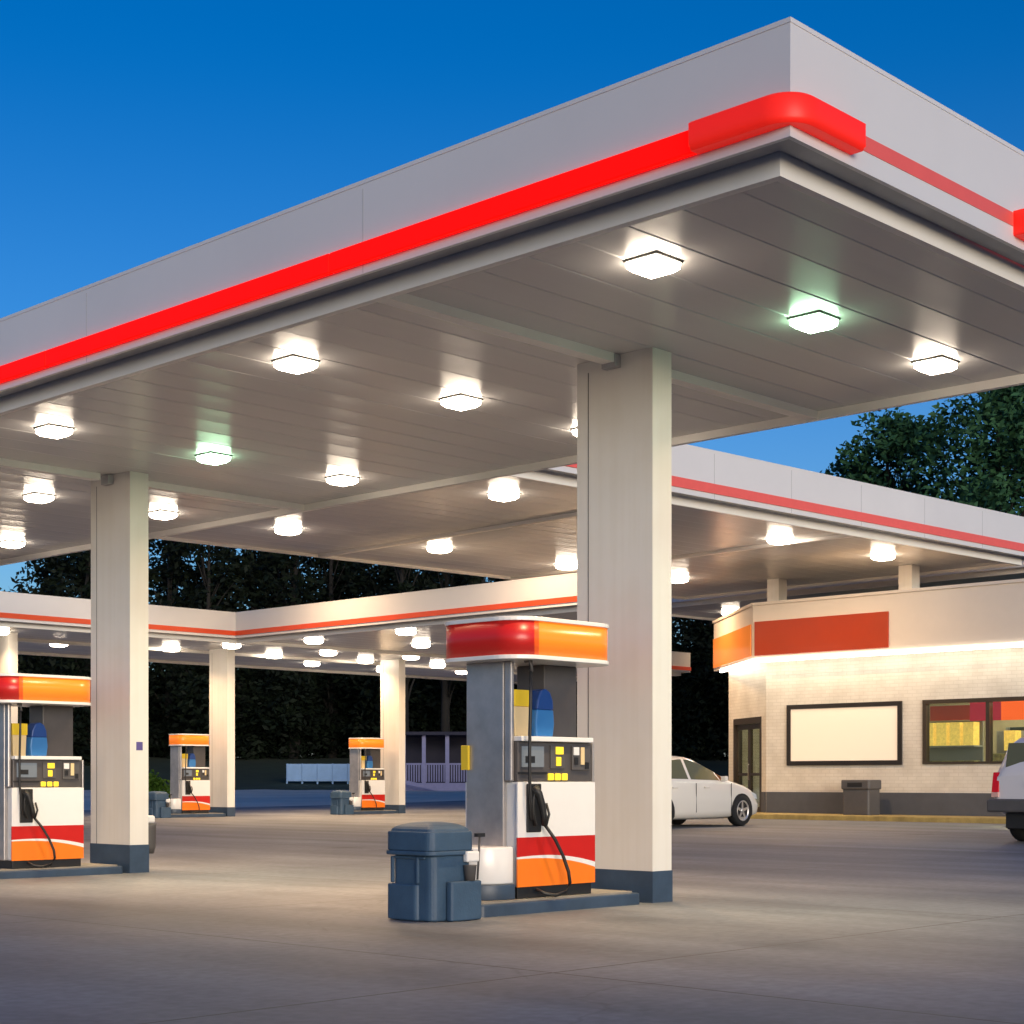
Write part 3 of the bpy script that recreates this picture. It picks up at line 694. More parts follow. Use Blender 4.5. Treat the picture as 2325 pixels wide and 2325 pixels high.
def make_bin():
    r = empty('windshield_service_bin', (0, 0, 0))      # local footprint 0.43 x 0.46
    b = MB(); b.prism(rrect(0.025, 0.03, 0.40, 0.44, 0.06, 5), 0.0, 0.44, M['slate_plastic']); b.build('body', r, 0.012)
    b = MB(); b.prism(rrect(0.0, 0.16, 0.10, 0.47, 0.035, 4), 0.0, 0.245, M['slate_plastic']); b.build('foot', r, 0.012)
    # ribs on the broad side
    b = MB()
    for y in (0.17, 0.42): b.box((0.008, y - 0.012, 0.25), (0.03, y + 0.012, 0.43), M['slate_plastic'])
    b.box((0.012, 0.10, 0.415), (0.03, 0.40, 0.435), M['slate_plastic']); b.build('rib', r, 0.006)
    # hood: wide lid with a domed top
    b = MB(); P = rrect(-0.02, 0.0, 0.42, 0.485, 0.07, 5)
    for z0, z1, k in ((0.4405, 0.47, 0.0), (0.4705, 0.60, -0.01)): b.prism(offset_poly(P, k), z0, z1, M['slate_plastic'])
    P3 = offset_poly(P, -0.03); zc = 0.6005; n = len(P3); prev = [(x, y, zc) for x, y in P3]
    for kk in range(1, 6):
        t = kk / 5; cur = [(0.2 + (x - 0.2) * math.cos(t * 1.25), 0.24 + (y - 0.24) * math.cos(t * 1.25), zc + 0.065 * math.sin(t * 1.25)) for x, y in P3]
        for i in range(n): b.face([prev[i], prev[(i + 1) % n], cur[(i + 1) % n], cur[i]], M['slate_plastic'], True)
        prev = cur
    b.face(prev, M['slate_plastic'], True); b.build('lid', r, 0.008)
    # squeegee tray on the short side
    b = MB(); b.prism(rrect(0.14, -0.035, 0.43, 0.028, 0.02, 3), 0.0, 0.265, M['slate_plastic']); b.build('tray', r, 0.01)
    b = MB(); b.box((0.30, -0.02, 0.39), (0.42, 0.027, 0.465), M['white_paint']); b.build('towel_roll', r, 0.012)
    b = MB(); b.lathe([(0.035, 0), (0.045, 0.10), (0.047, 0.105)], M['grey_plastic'], 'z', 16, (0.34, -0.005, 0.266)); b.build('bucket', r)
    b = MB(); b.tube([(0.41, -0.005, 0.268), (0.42, -0.01, 0.44), (0.425, -0.012, 0.56)], 0.008, M['grey_plastic'], 6); b.box((0.385, -0.03, 0.56), (0.46, 0.0, 0.585), M['black']); b.build('squeegee', r)
    return r
isl = make_island(); pump = make_pump(); guard = make_guard(); bin_ = make_bin()
NP = (8.53, 8.16, 0.0)
isl.location = NP; tag(isl, 'slate painted kerb island under the nearest pump', 'pump island', 'pump islands')
pump.location = NP; tag(pump, 'nearest fuel pump with red and orange valance, in front of the tall column', 'fuel pump', 'fuel pumps')
guard.location = NP; tag(guard, 'white rounded guard on slate base at the end of the nearest pump', 'guard', 'white pump guards')
bin_.location = (7.54, 7.99, 0); tag(bin_, 'slate blue bin with domed lid standing before the nearest pump', 'bin', 'service bins')
wb = MB(); wb.box((-0.05, -0.05, 0), (0.05, 0.05, 0.075), M['white_paint']); tb_ = wb.build('towel_pack', None, 0.02)
tb_.location = (8.28, 8.46, 0.4705); tag(tb_, 'small white pack lying on the white guard by the nearest pump', 'towel pack')
LO = (8.68, 15.5, -0.067)
li = copy_tree(isl); li.location = LO; tag(li, 'slate kerb island at the left edge under the left pump', 'pump island')
lp = copy_tree(pump); lp.location = LO; tag(lp, 'fuel pump at the left picture edge beside the left column', 'fuel pump')
yellow_sign(pump)
for i, (dx, dy, w) in enumerate(((24.15, 34.74, 'left'), (29.87, 34.49, 'middle'))):
    near = 'left of the far column by the bush' if i == 0 else 'just left of the middle far column'
    a = copy_tree(isl); a.location = (dx, dy, 0); tag(a, 'small far pump island ' + near, 'pump island')
    a = copy_tree(lp); a.location = (dx, dy, 0); tag(a, 'small far orange topped fuel pump ' + near, 'fuel pump')
    for ch in [q for q in bpy.data.objects if q.parent == a and q.name.startswith('valance')]:
        ch.scale = (0.86, 0.72, 1); ch.location = (0.06, 0.06, 0)
        if 'rim' in ch.name: continue
        ch.data = ch.data.copy()
        for si, mm in enumerate(ch.data.materials):
            if mm in (M['val_red'], M['val_mid']): ch.data.materials[si] = M['val_orange']
    a = copy_tree(guard); a.location = (dx, dy, 0); tag(a, 'small far white pump guard ' + near, 'guard')
    a = copy_tree(bin_); a.location = (dx - 0.93, dy - 0.21, 0); tag(a, 'dark far bin standing by the pump ' + near, 'bin')
# bucket hanging beside the left column
sq = empty('squeegee_bucket', (10.40, 15.60, -0.067))
b = MB(); b.lathe([(0.055, 0.20), (0.075, 0.27), (0.08, 0.50), (0.086, 0.53)], M['grey_plastic'], 'z', 20, (0, 0, 0)); b.build('bucket', sq)
b = MB(); b.box((-0.125, -0.04, 0.40), (-0.05, 0.04, 0.62), M['black']); b.build('bracket', sq, 0.004)
b = MB(); b.box((-0.045, -0.05, 0.535), (0.055, 0.05, 0.62), M['white_paint']); b.build('towel_roll', sq, 0.02)
tag(sq, 'dark squeegee bucket with white top hung on the left column', 'bucket')

# ------------------------------------------------------------------ shop
shop = tag(empty('shop_building', (34.6, 24.4, 0)), 'cream brick shop with glowing cornice, red-orange sign and dark base band', 'building')
SX, SY = 34.6, 24.4
def sh(x, y): return (x - SX, y - SY)
cA, cB = Vector((34.6, 24.4)), Vector((36.2, 26.75))          # angled entrance wall
T = 0.25
ZW = 4.05
wb = MB()
def wbox(y0, y1, z0, z1, x0=34.6, x1=34.6 + T, m=None): wb.box((*sh(x0, y0), z0), (*sh(x1, y1), z1), m or M['wall'])
wy0, wy1, wz0, wz1 = 13.4, 19.95, 1.31, 2.81
wbox(wy1, 24.4, -0.05, ZW); wbox(6.0, wy0, -0.05, ZW); wbox(wy0, wy1, -0.05, wz0); wbox(wy0, wy1, wz1, ZW)
dirc = (cB - cA).normalized(); nrm = Vector((-dirc.y, dirc.x)); lenc = (cB - cA).length
def chpt(t, o): p = cA + dirc * t + nrm * o; return (p.x - SX, p.y - SY)   # o>0 outwards
d0, d1, dz = 0.34, lenc - 0.42, 2.56
def chbox(b, t0, t1, o0, o1, z0, z1, m): b.prism([chpt(t0, o0), chpt(t0, o1), chpt(t1, o1), chpt(t1, o0)], z0, z1, m)
chbox(wb, 0.0, d0, -T, 0, -0.05, ZW, M['wall']); chbox(wb, d1, lenc, -T, 0, -0.05, ZW, M['wall']); chbox(wb, d0, d1, -T, 0, dz, ZW, M['wall'])
wb.box((*sh(36.2, 26.5), -0.05), (*sh(47.0, 26.75), ZW), M['wall'])
wb.build('wall', shop)
b = MB(); b.box((*sh(34.57, 6.0), -0.05), (*sh(34.598, 24.38), 0.64), M['band']); chbox(b, 0.02, d0 - 0.05, 0.002, 0.03, -0.05, 0.64, M['band']); b.build('base_band', shop)
# parapet
pz0, pz1 = 3.97, 5.31
pp = [(34.1, 6.0), (34.1, 24.45), (37.2, 28.0), (47.0, 28.0), (47.0, 27.7), (37.34, 27.7), (34.4, 24.33), (34.4, 6.0)]
MB().prism([sh(*p) for p in reversed(pp)], pz0, pz1, M['parapet']).build('parapet', shop, 0.0)
b = MB(); b.prism([sh(*p) for p in reversed([(34.06, 6.0), (34.06, 24.47), (37.18, 28.04), (47.0, 28.04), (47.0, 27.66), (37.36, 27.66), (34.44, 24.31), (34.44, 6.0)])], pz1 + 0.001, pz1 + 0.07, M['parapet']); b.build('coping', shop)
MB().face([(*sh(34.3, 6.0), 4.86), (*sh(47.0, 6.0), 4.86), (*sh(47.0, 27.9), 4.86), (*sh(37.25, 27.9), 4.86), (*sh(34.3, 24.4), 4.86)], M['roof']).__class__ if False else None
b = MB(); b.face([(*sh(34.3, 6.0), 4.86), (*sh(47.0, 6.0), 4.86), (*sh(47.0, 27.9), 4.86), (*sh(37.25, 27.9), 4.86), (*sh(34.3, 24.4), 4.86)], M['roof']); b.build('roof', shop, fixn=False)
b = MB(); b.prism([sh(*p) for p in reversed([(34.4, 6.0), (34.4, 24.33), (37.34, 27.7), (47.0, 27.7), (47, 26.76), (36.2, 26.76), (34.595, 24.41), (34.595, 6.0)])], pz0 + 0.02, pz0 + 0.05, M['trim']); b.build('soffit', shop)
# glowing light line under the parapet
b = MB(); b.prism([sh(*p) for p in reversed([(34.075, 6.0), (34.075, 24.46), (36.6, 27.35), (36.66, 27.28), (34.15, 24.42), (34.15, 6.0)])], pz0 - 0.085, pz0 - 0.002, M['led']); b.build('cornice_light', shop)
# red sign on the parapet and glossy orange panel round the corner
b = MB(); b.box((*sh(34.06, 20.56), 4.05), (*sh(34.098, 24.38), 4.90), M['sign_red']); b.build('sign_panel', shop, 0.01)
pd = (Vector((37.2, 28.0)) - Vector((34.1, 24.45))); pl = pd.length; pd.normalize(); pn = Vector((-pd.y, pd.x))
def ppt(t, o): p = Vector((34.1, 24.45)) + pd * t + pn * o; return (p.x - SX, p.y - SY)
b = MB(); b.prism([ppt(0.15, 0.002), ppt(0.15, 0.035), ppt(pl - 0.05, 0.035), ppt(pl - 0.05, 0.002)], 4.05, 4.86, M['sign_orange'])
b.build('corner_sign', shop, 0.01)
# blank framed board
b = MB(); F = 0.11
ya, yb, za, zb = 20.5, 23.75, 1.30, 2.81
b.box((*sh(34.55, ya), za), (*sh(34.598, yb), za + F), M['frame_dark']); b.box((*sh(34.55, ya), zb - F), (*sh(34.598, yb), zb), M['frame_dark'])
b.box((*sh(34.55, ya), za + F), (*sh(34.598, ya + F), zb - F), M['frame_dark']); b.box((*sh(34.55, yb - F), za + F), (*sh(34.598, yb), zb - F), M['frame_dark'])
brd = b.build('poster_frame', shop)
b = MB(); b.box((*sh(34.575, ya + F), za + F), (*sh(34.598, yb - F), zb - F), M['board']); b.build('blank_board', brd)
# window
b = MB(); f = 0.09
b.box((*sh(34.56, wy0), wz0), (*sh(34.74, wy1), wz0 + f * 0.6), M['bronze']); b.box((*sh(34.56, wy0), wz1 - f), (*sh(34.74, wy1), wz1), M['bronze'])
for y in (wy0, 15.0, 16.62, 18.25, wy1 - f): b.box((*sh(34.565, y), wz0 + f * 0.6), (*sh(34.735, y + f), wz1 - f), M['bronze'])
wf = b.build('window', shop)
for y0_, y1_ in ((13.49, 15.0), (15.09, 16.62), (16.71, 18.25), (18.34, wy1 - f)):
    box_obj('pane', (*sh(34.645, y0_), wz0 + 0.055), (*sh(34.655, y1_), wz1 - f), M['glass'], wf)
# entrance door in the angled wall
b = MB()
chbox(b, d0, d0 + 0.09, -0.2, 0.02, 0.0, dz, M['bronze']); chbox(b, d1 - 0.09, d1, -0.2, 0.02, 0.0, dz, M['bronze']); chbox(b, d0 + 0.09, d1 - 0.09, -0.2, 0.02, dz - 0.16, dz, M['bronze'])
mid = (d0 + d1) / 2
door = b.build('door', shop)
for (a, c) in ((d0 + 0.09, mid - 0.004), (mid + 0.004, d1 - 0.09)):
    b = MB()
    for t0, t1, z0, z1 in ((a, a + 0.09, 0.02, dz - 0.17), (c - 0.09, c, 0.02, dz - 0.17), (a + 0.09, c - 0.09, 0.02, 0.25), (a + 0.09, c - 0.09, dz - 0.3, dz - 0.17), (a + 0.09, c - 0.09, 1.05, 1.12)):
        chbox(b, t0, t1, -0.12, -0.05, z0, z1, M['bronze'])
    chbox(b, a + 0.09, c - 0.09, -0.09, -0.08, 0.25, dz - 0.3, M['glass'])
    b.build('door_leaf', door)
b = MB(); b.tube([(*chpt(mid - 0.13, 0.0), 0.95), (*chpt(mid - 0.13, 0.03), 0.97), (*chpt(mid - 0.13, 0.03), 1.33), (*chpt(mid - 0.13, 0.0), 1.35)], 0.014, M['steel'], 6); b.build('handle', door)
# inside of the shop
b = MB(); b.box((*sh(41.0, 6.0), 0.0), (*sh(41.1, 26.4), 3.6), M['store_wall']); b.face([(*sh(34.86, 6.0), 3.6), (*sh(41.0, 6.0), 3.6), (*sh(41.0, 26.4), 3.6), (*sh(36.4, 26.4), 3.6), (*sh(34.86, 24.4), 3.6)], M['store_wall'])
b.box((*sh(34.86, 6.0), 0.0), (*sh(41.0, 6.1), 3.6), M['store_wall'])
b.build('inner_wall', shop, fixn=False)
b = MB(); b.face([(*sh(34.86, 6.1), 0.03), (*sh(41.0, 6.1), 0.03), (*sh(41.0, 26.4), 0.03), (*sh(36.4, 26.4), 0.03), (*sh(34.86, 24.4), 0.03)], M['store_floor']); b.build('inner_floor', shop, fixn=False)
lp_ = None
for k, (x, y) in enumerate(((36.6, 9.0), (36.6, 13.5), (36.6, 18.0), (37.5, 23.0), (39.2, 15.0), (39.2, 20.0))):
    b = MB(); b.box((*sh(x - 0.1, y - 0.9), 3.52), (*sh(x + 0.1, y + 0.9), 3.585), M['tube']); b.build('ceiling_lamp', shop)
# shop fittings seen through the glass: each its own thing
def fitting(name, label, cat, x, y, bits):
    r = tag(empty(name, (x, y, 0.03)), label, cat)
    for nm, a, c, m in bits: box_obj(nm, a, c, m, r, 0.005)
    return r
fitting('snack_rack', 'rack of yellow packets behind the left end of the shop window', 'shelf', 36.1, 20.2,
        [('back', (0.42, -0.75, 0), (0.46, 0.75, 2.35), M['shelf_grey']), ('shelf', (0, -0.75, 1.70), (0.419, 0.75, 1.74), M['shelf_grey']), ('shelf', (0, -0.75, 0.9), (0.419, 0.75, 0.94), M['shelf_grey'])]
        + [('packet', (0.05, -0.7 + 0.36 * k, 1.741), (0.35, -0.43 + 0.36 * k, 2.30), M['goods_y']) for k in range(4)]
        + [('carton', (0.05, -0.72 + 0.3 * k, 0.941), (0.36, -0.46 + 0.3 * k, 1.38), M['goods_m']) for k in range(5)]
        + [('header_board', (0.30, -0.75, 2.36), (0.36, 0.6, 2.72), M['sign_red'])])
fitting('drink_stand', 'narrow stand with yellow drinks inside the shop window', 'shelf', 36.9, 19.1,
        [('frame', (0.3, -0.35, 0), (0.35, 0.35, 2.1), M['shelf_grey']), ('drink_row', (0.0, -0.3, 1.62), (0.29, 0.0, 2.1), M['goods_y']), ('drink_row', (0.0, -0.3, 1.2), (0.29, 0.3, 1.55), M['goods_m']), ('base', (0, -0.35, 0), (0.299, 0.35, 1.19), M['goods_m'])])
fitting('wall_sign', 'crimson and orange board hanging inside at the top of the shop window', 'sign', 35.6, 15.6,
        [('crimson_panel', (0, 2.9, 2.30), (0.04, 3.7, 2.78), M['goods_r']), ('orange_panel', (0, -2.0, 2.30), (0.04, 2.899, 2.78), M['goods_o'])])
fitting('cooler', 'dark glass-front cooler inside behind the silver vehicle', 'cooler', 37.6, 17.4,
        [('body', (0, -2.0, 0), (0.8, 1.9, 2.2), M['dark_green']), ('edge', (-0.03, 1.91, 0), (0.3, 2.0, 2.2), M['shelf_grey'])])
fitting('display_stand', 'small yellow and white stand seen through the glass entrance doors', 'stand', 37.2, 24.8,
        [('post', (0, -0.05, 0), (0.08, 0.05, 1.6), M['shelf_grey']), ('packet', (-0.06, -0.35, 1.05), (-0.001, 0.0, 1.5), M['goods_y']), ('packet', (-0.06, 0.05, 0.95), (-0.001, 0.4, 1.6), M['goods_y']), ('board', (-0.06, -0.3, 1.65), (0.05, 0.35, 2.2), M['shelf_grey'])])
# pavement in front of the shop
b = MB(); b.prism([(32.95, 6.0), (34.568, 6.0), (34.568, 24.36), (36.0, 26.6), (36.0, 27.6), (34.9, 27.6), (32.95, 24.7)], -0.05, 0.115, M['kerb_yellow']); o = b.build('pavement_kerb', None, 0.015); tag(o, kind='structure')
# litter bin by the wall
lb = tag(empty('litter_bin', (34.0, 21.25, 0.115)), 'grey square litter bin standing against the shop wall under the board', 'bin')
b = MB(); b.prism(rrect(-0.26, -0.36, 0.26, 0.36, 0.05, 4), 0.0, 0.60, M['grey_plastic']); b.build('body', lb, 0.01)
b = MB(); b.prism(rrect(-0.29, -0.39, 0.29, 0.39, 0.05, 4), 0.6005, 0.83, M['grey_plastic']); b.build('lid', lb, 0.03)
b = MB(); b.box((-0.296, -0.2, 0.66), (-0.291, 0.2, 0.76), M['black']); b.build('slot', lb)

# ------------------------------------------------------------------ cars
def wheel(parent, x, y, r, w, out, spokes=5):
    o = MB(); s = 1 if out > 0 else -1
    prof = [(r * 0.66, -w / 2), (r * 0.93, -w / 2), (r, -w * 0.32), (r, w * 0.32), (r * 0.93, w / 2), (r * 0.66, w / 2)]
    o.lathe([(a, h) for a, h in prof], M['tyre'], 'y', 32, (0, 0, 0), False); ty = o.build('wheel', parent); ty.location = (x, y, r)
    b = MB(); f = s * (w / 2 - 0.03)
    b.lathe([(0.001, f - s * 0.03), (r * 0.655, f - s * 0.03)], M['black'], 'y', 28)
    b.lathe([(r * 0.655, f - s * 0.03), (r * 0.67, f + s * 0.03), (r * 0.60, f + s * 0.03), (r * 0.58, f)], M['rim'], 'y', 32)
    b.lathe([(0.001, f + s * 0.018), (r * 0.15, f + s * 0.016), (r * 0.17, f - s * 0.02)], M['rim'], 'y', 16)
    for k in range(spokes):
        a = 2 * math.pi * k / spokes + 0.3
        u = Vector((math.cos(a), 0, math.sin(a))); v = Vector((-math.sin(a), 0, math.cos(a)))
        p = [u * r * 0.12 - v * r * 0.10, u * r * 0.61 - v * r * 0.07, u * r * 0.61 + v * r * 0.07, u * r * 0.12 + v * r * 0.10]
        q = [Vector((t.x, f - s * 0.015, t.z)) for t in p]; q2 = [Vector((t.x, f + s * 0.012, t.z)) for t in p]
        b.face(q2 if s < 0 else list(reversed(q2)), M['rim'])
        for i in range(4): b.face([q[i], q[(i + 1) % 4], q2[(i + 1) % 4], q2[i]], M['rim'])
    b.build('rim', ty)
def interp(keys, x):
    for (x0, *a), (x1, *c) in zip(keys[:-1], keys[1:]):
        if x <= x1:
            t = max(0, min(1, (x - x0) / (x1 - x0))); return [p + (q - p) * t for p, q in zip(a, c)]
    return list(keys[-1][1:])
def car(name, label, paint, keys, glass, wheels, arch_r, loc, rz, extra=None, step=0.06):
    """keys: x, zbottom, zbelt, ztop, w_low, w_belt, w_roof ; front at +x.  glass: list of (part, x0, x1, kind)"""
    r = tag(empty(name, loc, rz), label, 'car')
    xs = rng(keys[0][0], keys[-1][0], step)
    for gl in glass: xs += [gl[1], gl[2]]
    xs = sorted(set(round(x, 4) for x in xs)); secs = []
    for x in xs:
        zb, zl, zt, wl, wb_, wr = interp(keys, x)
        hc = max(0.0, zt - zl)
        half = [(0, zb), (wl * 0.8, zb), (wl * 0.97, zb + 0.05), (wl, zb + 0.16), (wl * 1.01, zb + (zl - zb) * 0.55), (wb_, zl - 0.05), (wb_ * 0.985, zl), 
                (wb_ * 0.965, zl + min(0.03, hc * 0.2)), (wr + (wb_ - wr) * 0.12, zt - 0.14 * hc - 0.0), (wr * 0.90, zt - 0.03 * hc), (wr * 0.5, zt + 0.012), (0, zt + 0.018)]
        secs.append([(x, y, z) for y, z in half] + [(x, -y, z) for y, z in reversed(half[1:-1])])
    n = len(secs[0]); groups = {}
    # ring index faces: side window band is between points 7 and 8 ; roof band 8..11
    for i in range(len(xs) - 1):
        xm = (xs[i] + xs[i + 1]) / 2
        for j in range(n):
            k = (j + 1) % n; pn = None
            jj = j if j < 11 else n - 1 - j
            for (nm, a, c, kind) in glass:
                if a < xm < c and ((kind == 'side' and jj == 7) or (kind == 'top' and jj in (9, 10))):
                    pn = nm + ('' if kind == 'top' else ('_L' if j < 11 else '_R')) + str(a)
            groups.setdefault(pn, []).append((secs[i][j], secs[i + 1][j], secs[i + 1][k], secs[i][k]))
    for pn, faces in groups.items():
        b = MB(); m = paint if pn is None else M['carglass']
        for f_ in faces: b.face(f_, m, True)
        if pn is None: b.face(list(secs[0]), m); b.face(list(reversed(secs[-1])), m)
        nm = 'body' if pn is None else ('windscreen' if 'windscreen' in pn else ('rear_window' if 'rear' in pn else 'side_window'))
        o = b.build(nm, r)
        me = o.data; bm = bmesh.new(); bm.from_mesh(me); bmesh.ops.remove_doubles(bm, verts=bm.verts, dist=0.0005); bmesh.ops.recalc_face_normals(bm, faces=bm.faces); bm.to_mesh(me); bm.free()
    for (x, y, rad) in wheels:
        s = 1 if y > 0 else -1
        b = MB(); pts = []
        for k in range(25):
            a = math.pi * 2 * k / 24; z = rad + arch_r * math.sin(a); pts.append((x + arch_r * math.cos(a), max(z, 0.19)))
        b.prism_y(pts, y + s * 0.085, y + s * 0.115, M['black']); b.build('wheel_arch', r)
        wheel(r, x, y + s * 0.03, rad, 0.21, s)
    if extra: extra(r)
    return r
sed = [(-2.22, 0.32, 0.80, 0.82, 0.62, 0.58, 0.48), (-2.15, 0.24, 0.90, 0.97, 0.78, 0.74, 0.60), (-1.80, 0.18, 0.94, 1.10, 0.85, 0.82, 0.64), (-1.40, 0.17, 0.94, 1.25, 0.86, 0.83, 0.62), (-0.9, 0.16, 0.935, 1.375, 0.87, 0.85, 0.60), (-0.5, 0.16, 0.93, 1.42, 0.87, 0.85, 0.59),
       (-0.2, 0.16, 0.92, 1.415, 0.87, 0.85, 0.59), (0.05, 0.16, 0.915, 1.365, 0.87, 0.85, 0.59), (0.3, 0.16, 0.91, 1.28, 0.87, 0.85, 0.60), (0.6, 0.16, 0.90, 1.155, 0.87, 0.85, 0.62), (0.88, 0.165, 0.895, 1.02, 0.87, 0.85, 0.66), (1.02, 0.17, 0.89, 0.955, 0.865, 0.845, 0.70), (1.25, 0.175, 0.845, 0.90, 0.86, 0.83, 0.72),
       (1.55, 0.185, 0.785, 0.835, 0.865, 0.82, 0.72), (1.75, 0.19, 0.725, 0.775, 0.86, 0.80, 0.68), (1.90, 0.195, 0.66, 0.71, 0.84, 0.76, 0.62), (2.00, 0.205, 0.60, 0.65, 0.79, 0.70, 0.56), (2.06, 0.23, 0.54, 0.58, 0.72, 0.62, 0.48), (2.10, 0.29, 0.47, 0.50, 0.62, 0.52, 0.40)]
def sed_extra(r):
    b = MB(); b.prism_y([(1.72, 0.60), (1.98, 0.54), (1.95, 0.65), (1.66, 0.735)], -0.79, -0.50, M['head']); b.build('headlight', r, 0.01)
    b = MB(); b.box((0.60, -0.99, 0.92), (0.70, -0.862, 1.02), M['carpaint']); b.build('wing_mirror', r, 0.02)
    for x in (-0.98, 0.05):
        b = MB(); b.box((x, -0.892, 0.78), (x + 0.16, -0.872, 0.81), M['carpaint']); b.build('door_handle', r, 0.005)
    b = MB()
    for x in (-0.22, 0.95): b.box((x, -0.8795, 0.30), (x + 0.008, -0.868, 0.88), M['black'])
    b.build('door_seam', r)
car('car', 'white sedan parked nose to the shop, half hidden by the tall column', M['carpaint'], sed,
    [('side_window', -1.35, -0.40, 'side'), ('side_window', -0.32, 0.62, 'side'), ('side_window', 0.66, 0.84, 'side'), ('windscreen', 0.02, 0.98, 'top'), ('rear_window', -1.75, -0.9, 'top')],
    [(1.32, 0.77, 0.315), (1.32, -0.77, 0.315), (-1.27, 0.77, 0.315), (-1.27, -0.77, 0.315)], 0.352, (26.28, 20.93, 0), R(0.5), sed_extra)
suv = [(-2.30, 0.62, 0.98, 1.00, 0.84, 0.82, 0.74), (-2.24, 0.50, 1.02, 1.20, 0.90, 0.875, 0.74), (-2.12, 0.42, 1.03, 1.52, 0.91, 0.885, 0.70), (-1.95, 0.36, 1.03, 1.60, 0.915, 0.89, 0.69), (-0.6, 0.34, 1.03, 1.66, 0.92, 0.89, 0.69),
       (0.35, 0.34, 1.02, 1.64, 0.92, 0.89, 0.69), (0.95, 0.34, 1.01, 1.12, 0.92, 0.89, 0.74), (1.9, 0.38, 0.92, 1.02, 0.90, 0.86, 0.74), (2.15, 0.45, 0.75, 0.85, 0.84, 0.80, 0.70)]
def suv_extra(r):
    b = MB(); b.box((-2.42, -0.93, 0.46), (-2.26, 0.93, 0.66), M['grey_plastic']); b.build('rear_bumper', r, 0.03)
    for s in (1, -1):
        y0, y1 = sorted((s * 0.78, s * 0.895))
        b = MB(); b.prism_y([(-2.335, 0.76), (-2.25, 0.76), (-2.16, 1.06), (-2.275, 1.06)], y0, y1, M['tail']); b.build('tail_light', r, 0.01)
        b = MB(); b.prism_y([(-2.335, 0.685), (-2.25, 0.685), (-2.25, 0.757), (-2.336, 0.757)], y0, y1, M['tail_amber']); b.build('reverse_light', r, 0.006)
    b = MB(); b.prism_y([(-2.262, 1.10), (-2.272, 1.08), (-2.165, 1.50), (-2.155, 1.50)], -0.70, 0.70, M['carglass']); b.build('rear_window', r)
    b = MB(); b.tube([(-2.29, 0.18, 1.04), (-2.262, 0.30, 1.16), (-2.25, 0.36, 1.25)], 0.012, M['black'], 6); b.build('rear_wiper', r)
    b = MB(); b.box((-2.345, -0.26, 0.84), (-2.315, 0.26, 0.96), M['white_paint']); b.build('number_plate', r, 0.004)
    b = MB(); b.box((-2.25, -0.7, 0.22), (-1.2, 0.7, 0.45), M['black']); b.build('underbody', r)
car('car', 'silver-white sport utility vehicle seen from behind at the right edge', M['carpaint2'], suv,
    [('side_window', -1.9, -1.0, 'side'), ('side_window', -0.9, -0.1, 'side'), ('side_window', 0.0, 0.55, 'side'), ('windscreen', 0.42, 0.93, 'top')],
    [(1.40, 0.80, 0.36), (1.40, -0.80, 0.36), (-1.40, 0.80, 0.36), (-1.40, -0.80, 0.36)], 0.43, (25.3, 11.2, 0), R(0), suv_extra)

# ------------------------------------------------------------------ trees and the far side
def leaf_cloud(b, c, rad, n, size, m, rg, squash=0.8):
    s = b.slot(m)
    for _ in range(n):
        while True:
            p = Vector((rg.uniform(-1, 1), rg.uniform(-1, 1), rg.uniform(-1, 1)))
            if 0.25 < p.length < 1: break
        p = Vector(c) + Vector((p.x * rad, p.y * rad, p.z * rad * squash))
        sz = size * rg.uniform(0.5, 1.25)
        u = Vector((rg.gauss(0, 1), rg.gauss(0, 1), rg.gauss(0, 0.7))).normalized(); w = u.orthogonal().normalized()
        w = Matrix.Rotation(rg.uniform(0, 6.28), 3, u) @ w
        k = len(b.v)
        b.v += [tuple(p - u * sz), tuple(p + w * sz * 0.45 - u * sz * 0.1), tuple(p + u * sz), tuple(p - w * sz * 0.45 + u * sz * 0.15)]
        b.f.append((k, k + 1, k + 2, k + 3)); b.mi.append(s); b.sm.append(False)
def tree_mesh(h, cr, seed, leaves, size, lm, tb, cb, low=0.3, clumps=26, lean=0.0, fat=1.0):
    rg = random.Random(seed); base = Vector((0, 0, 0)); top = Vector((lean * h * 0.1, 0, h * 0.93))
    pts = [base + (top - base) * t + Vector((rg.uniform(-1, 1), rg.uniform(-1, 1), 0)) * 0.1 * t * 2 for t in (0, 0.2, 0.4, 0.6, 0.8, 1)]
    tb.tube(pts, 0.022 * h, M['bark'], 8, 0.05)
    for k in range(clumps):
        t = low + (1 - low) * (k + rg.random()) / clumps
        prof = math.sin(math.pi * min(1, max(0.06, (t - low) / (1 - low) * 0.86 + 0.12))) ** 0.7
        a = rg.uniform(0, 6.28); rr = cr * prof * rg.uniform(0.35, 1.0)
        p0 = base + (top - base) * max(0.12, t - 0.14)
        p = Vector((rr * math.cos(a), rr * math.sin(a), h * t)) + Vector((top.x * t, 0, 0))
        tb.tube([p0, (p0 + p) / 2 + Vector((0, 0, 0.25)), p], 0.008 * h * (1.2 - t), M['bark'], 5, 0.02)
        leaf_cloud(cb, p, cr * fat * rg.uniform(0.20, 0.40), leaves // clumps, size, lm, rg)
def tree(label, x, y, h, cr, seed, leaves=3600, size=0.26, lm='leaf_teal', low=0.3, clumps=30, group='trees behind the canopies', name='leafy_tree'):
    r = tag(empty(name, (x, y, g(x, y) - 0.1)), label, 'tree', group)
    tb, cb = MB(), MB(); tree_mesh(h, cr, seed, leaves, size, M[lm], tb, cb, low, clumps)
    tb.build('trunk', r); cb.build('crown', r, fixn=False)
    return r
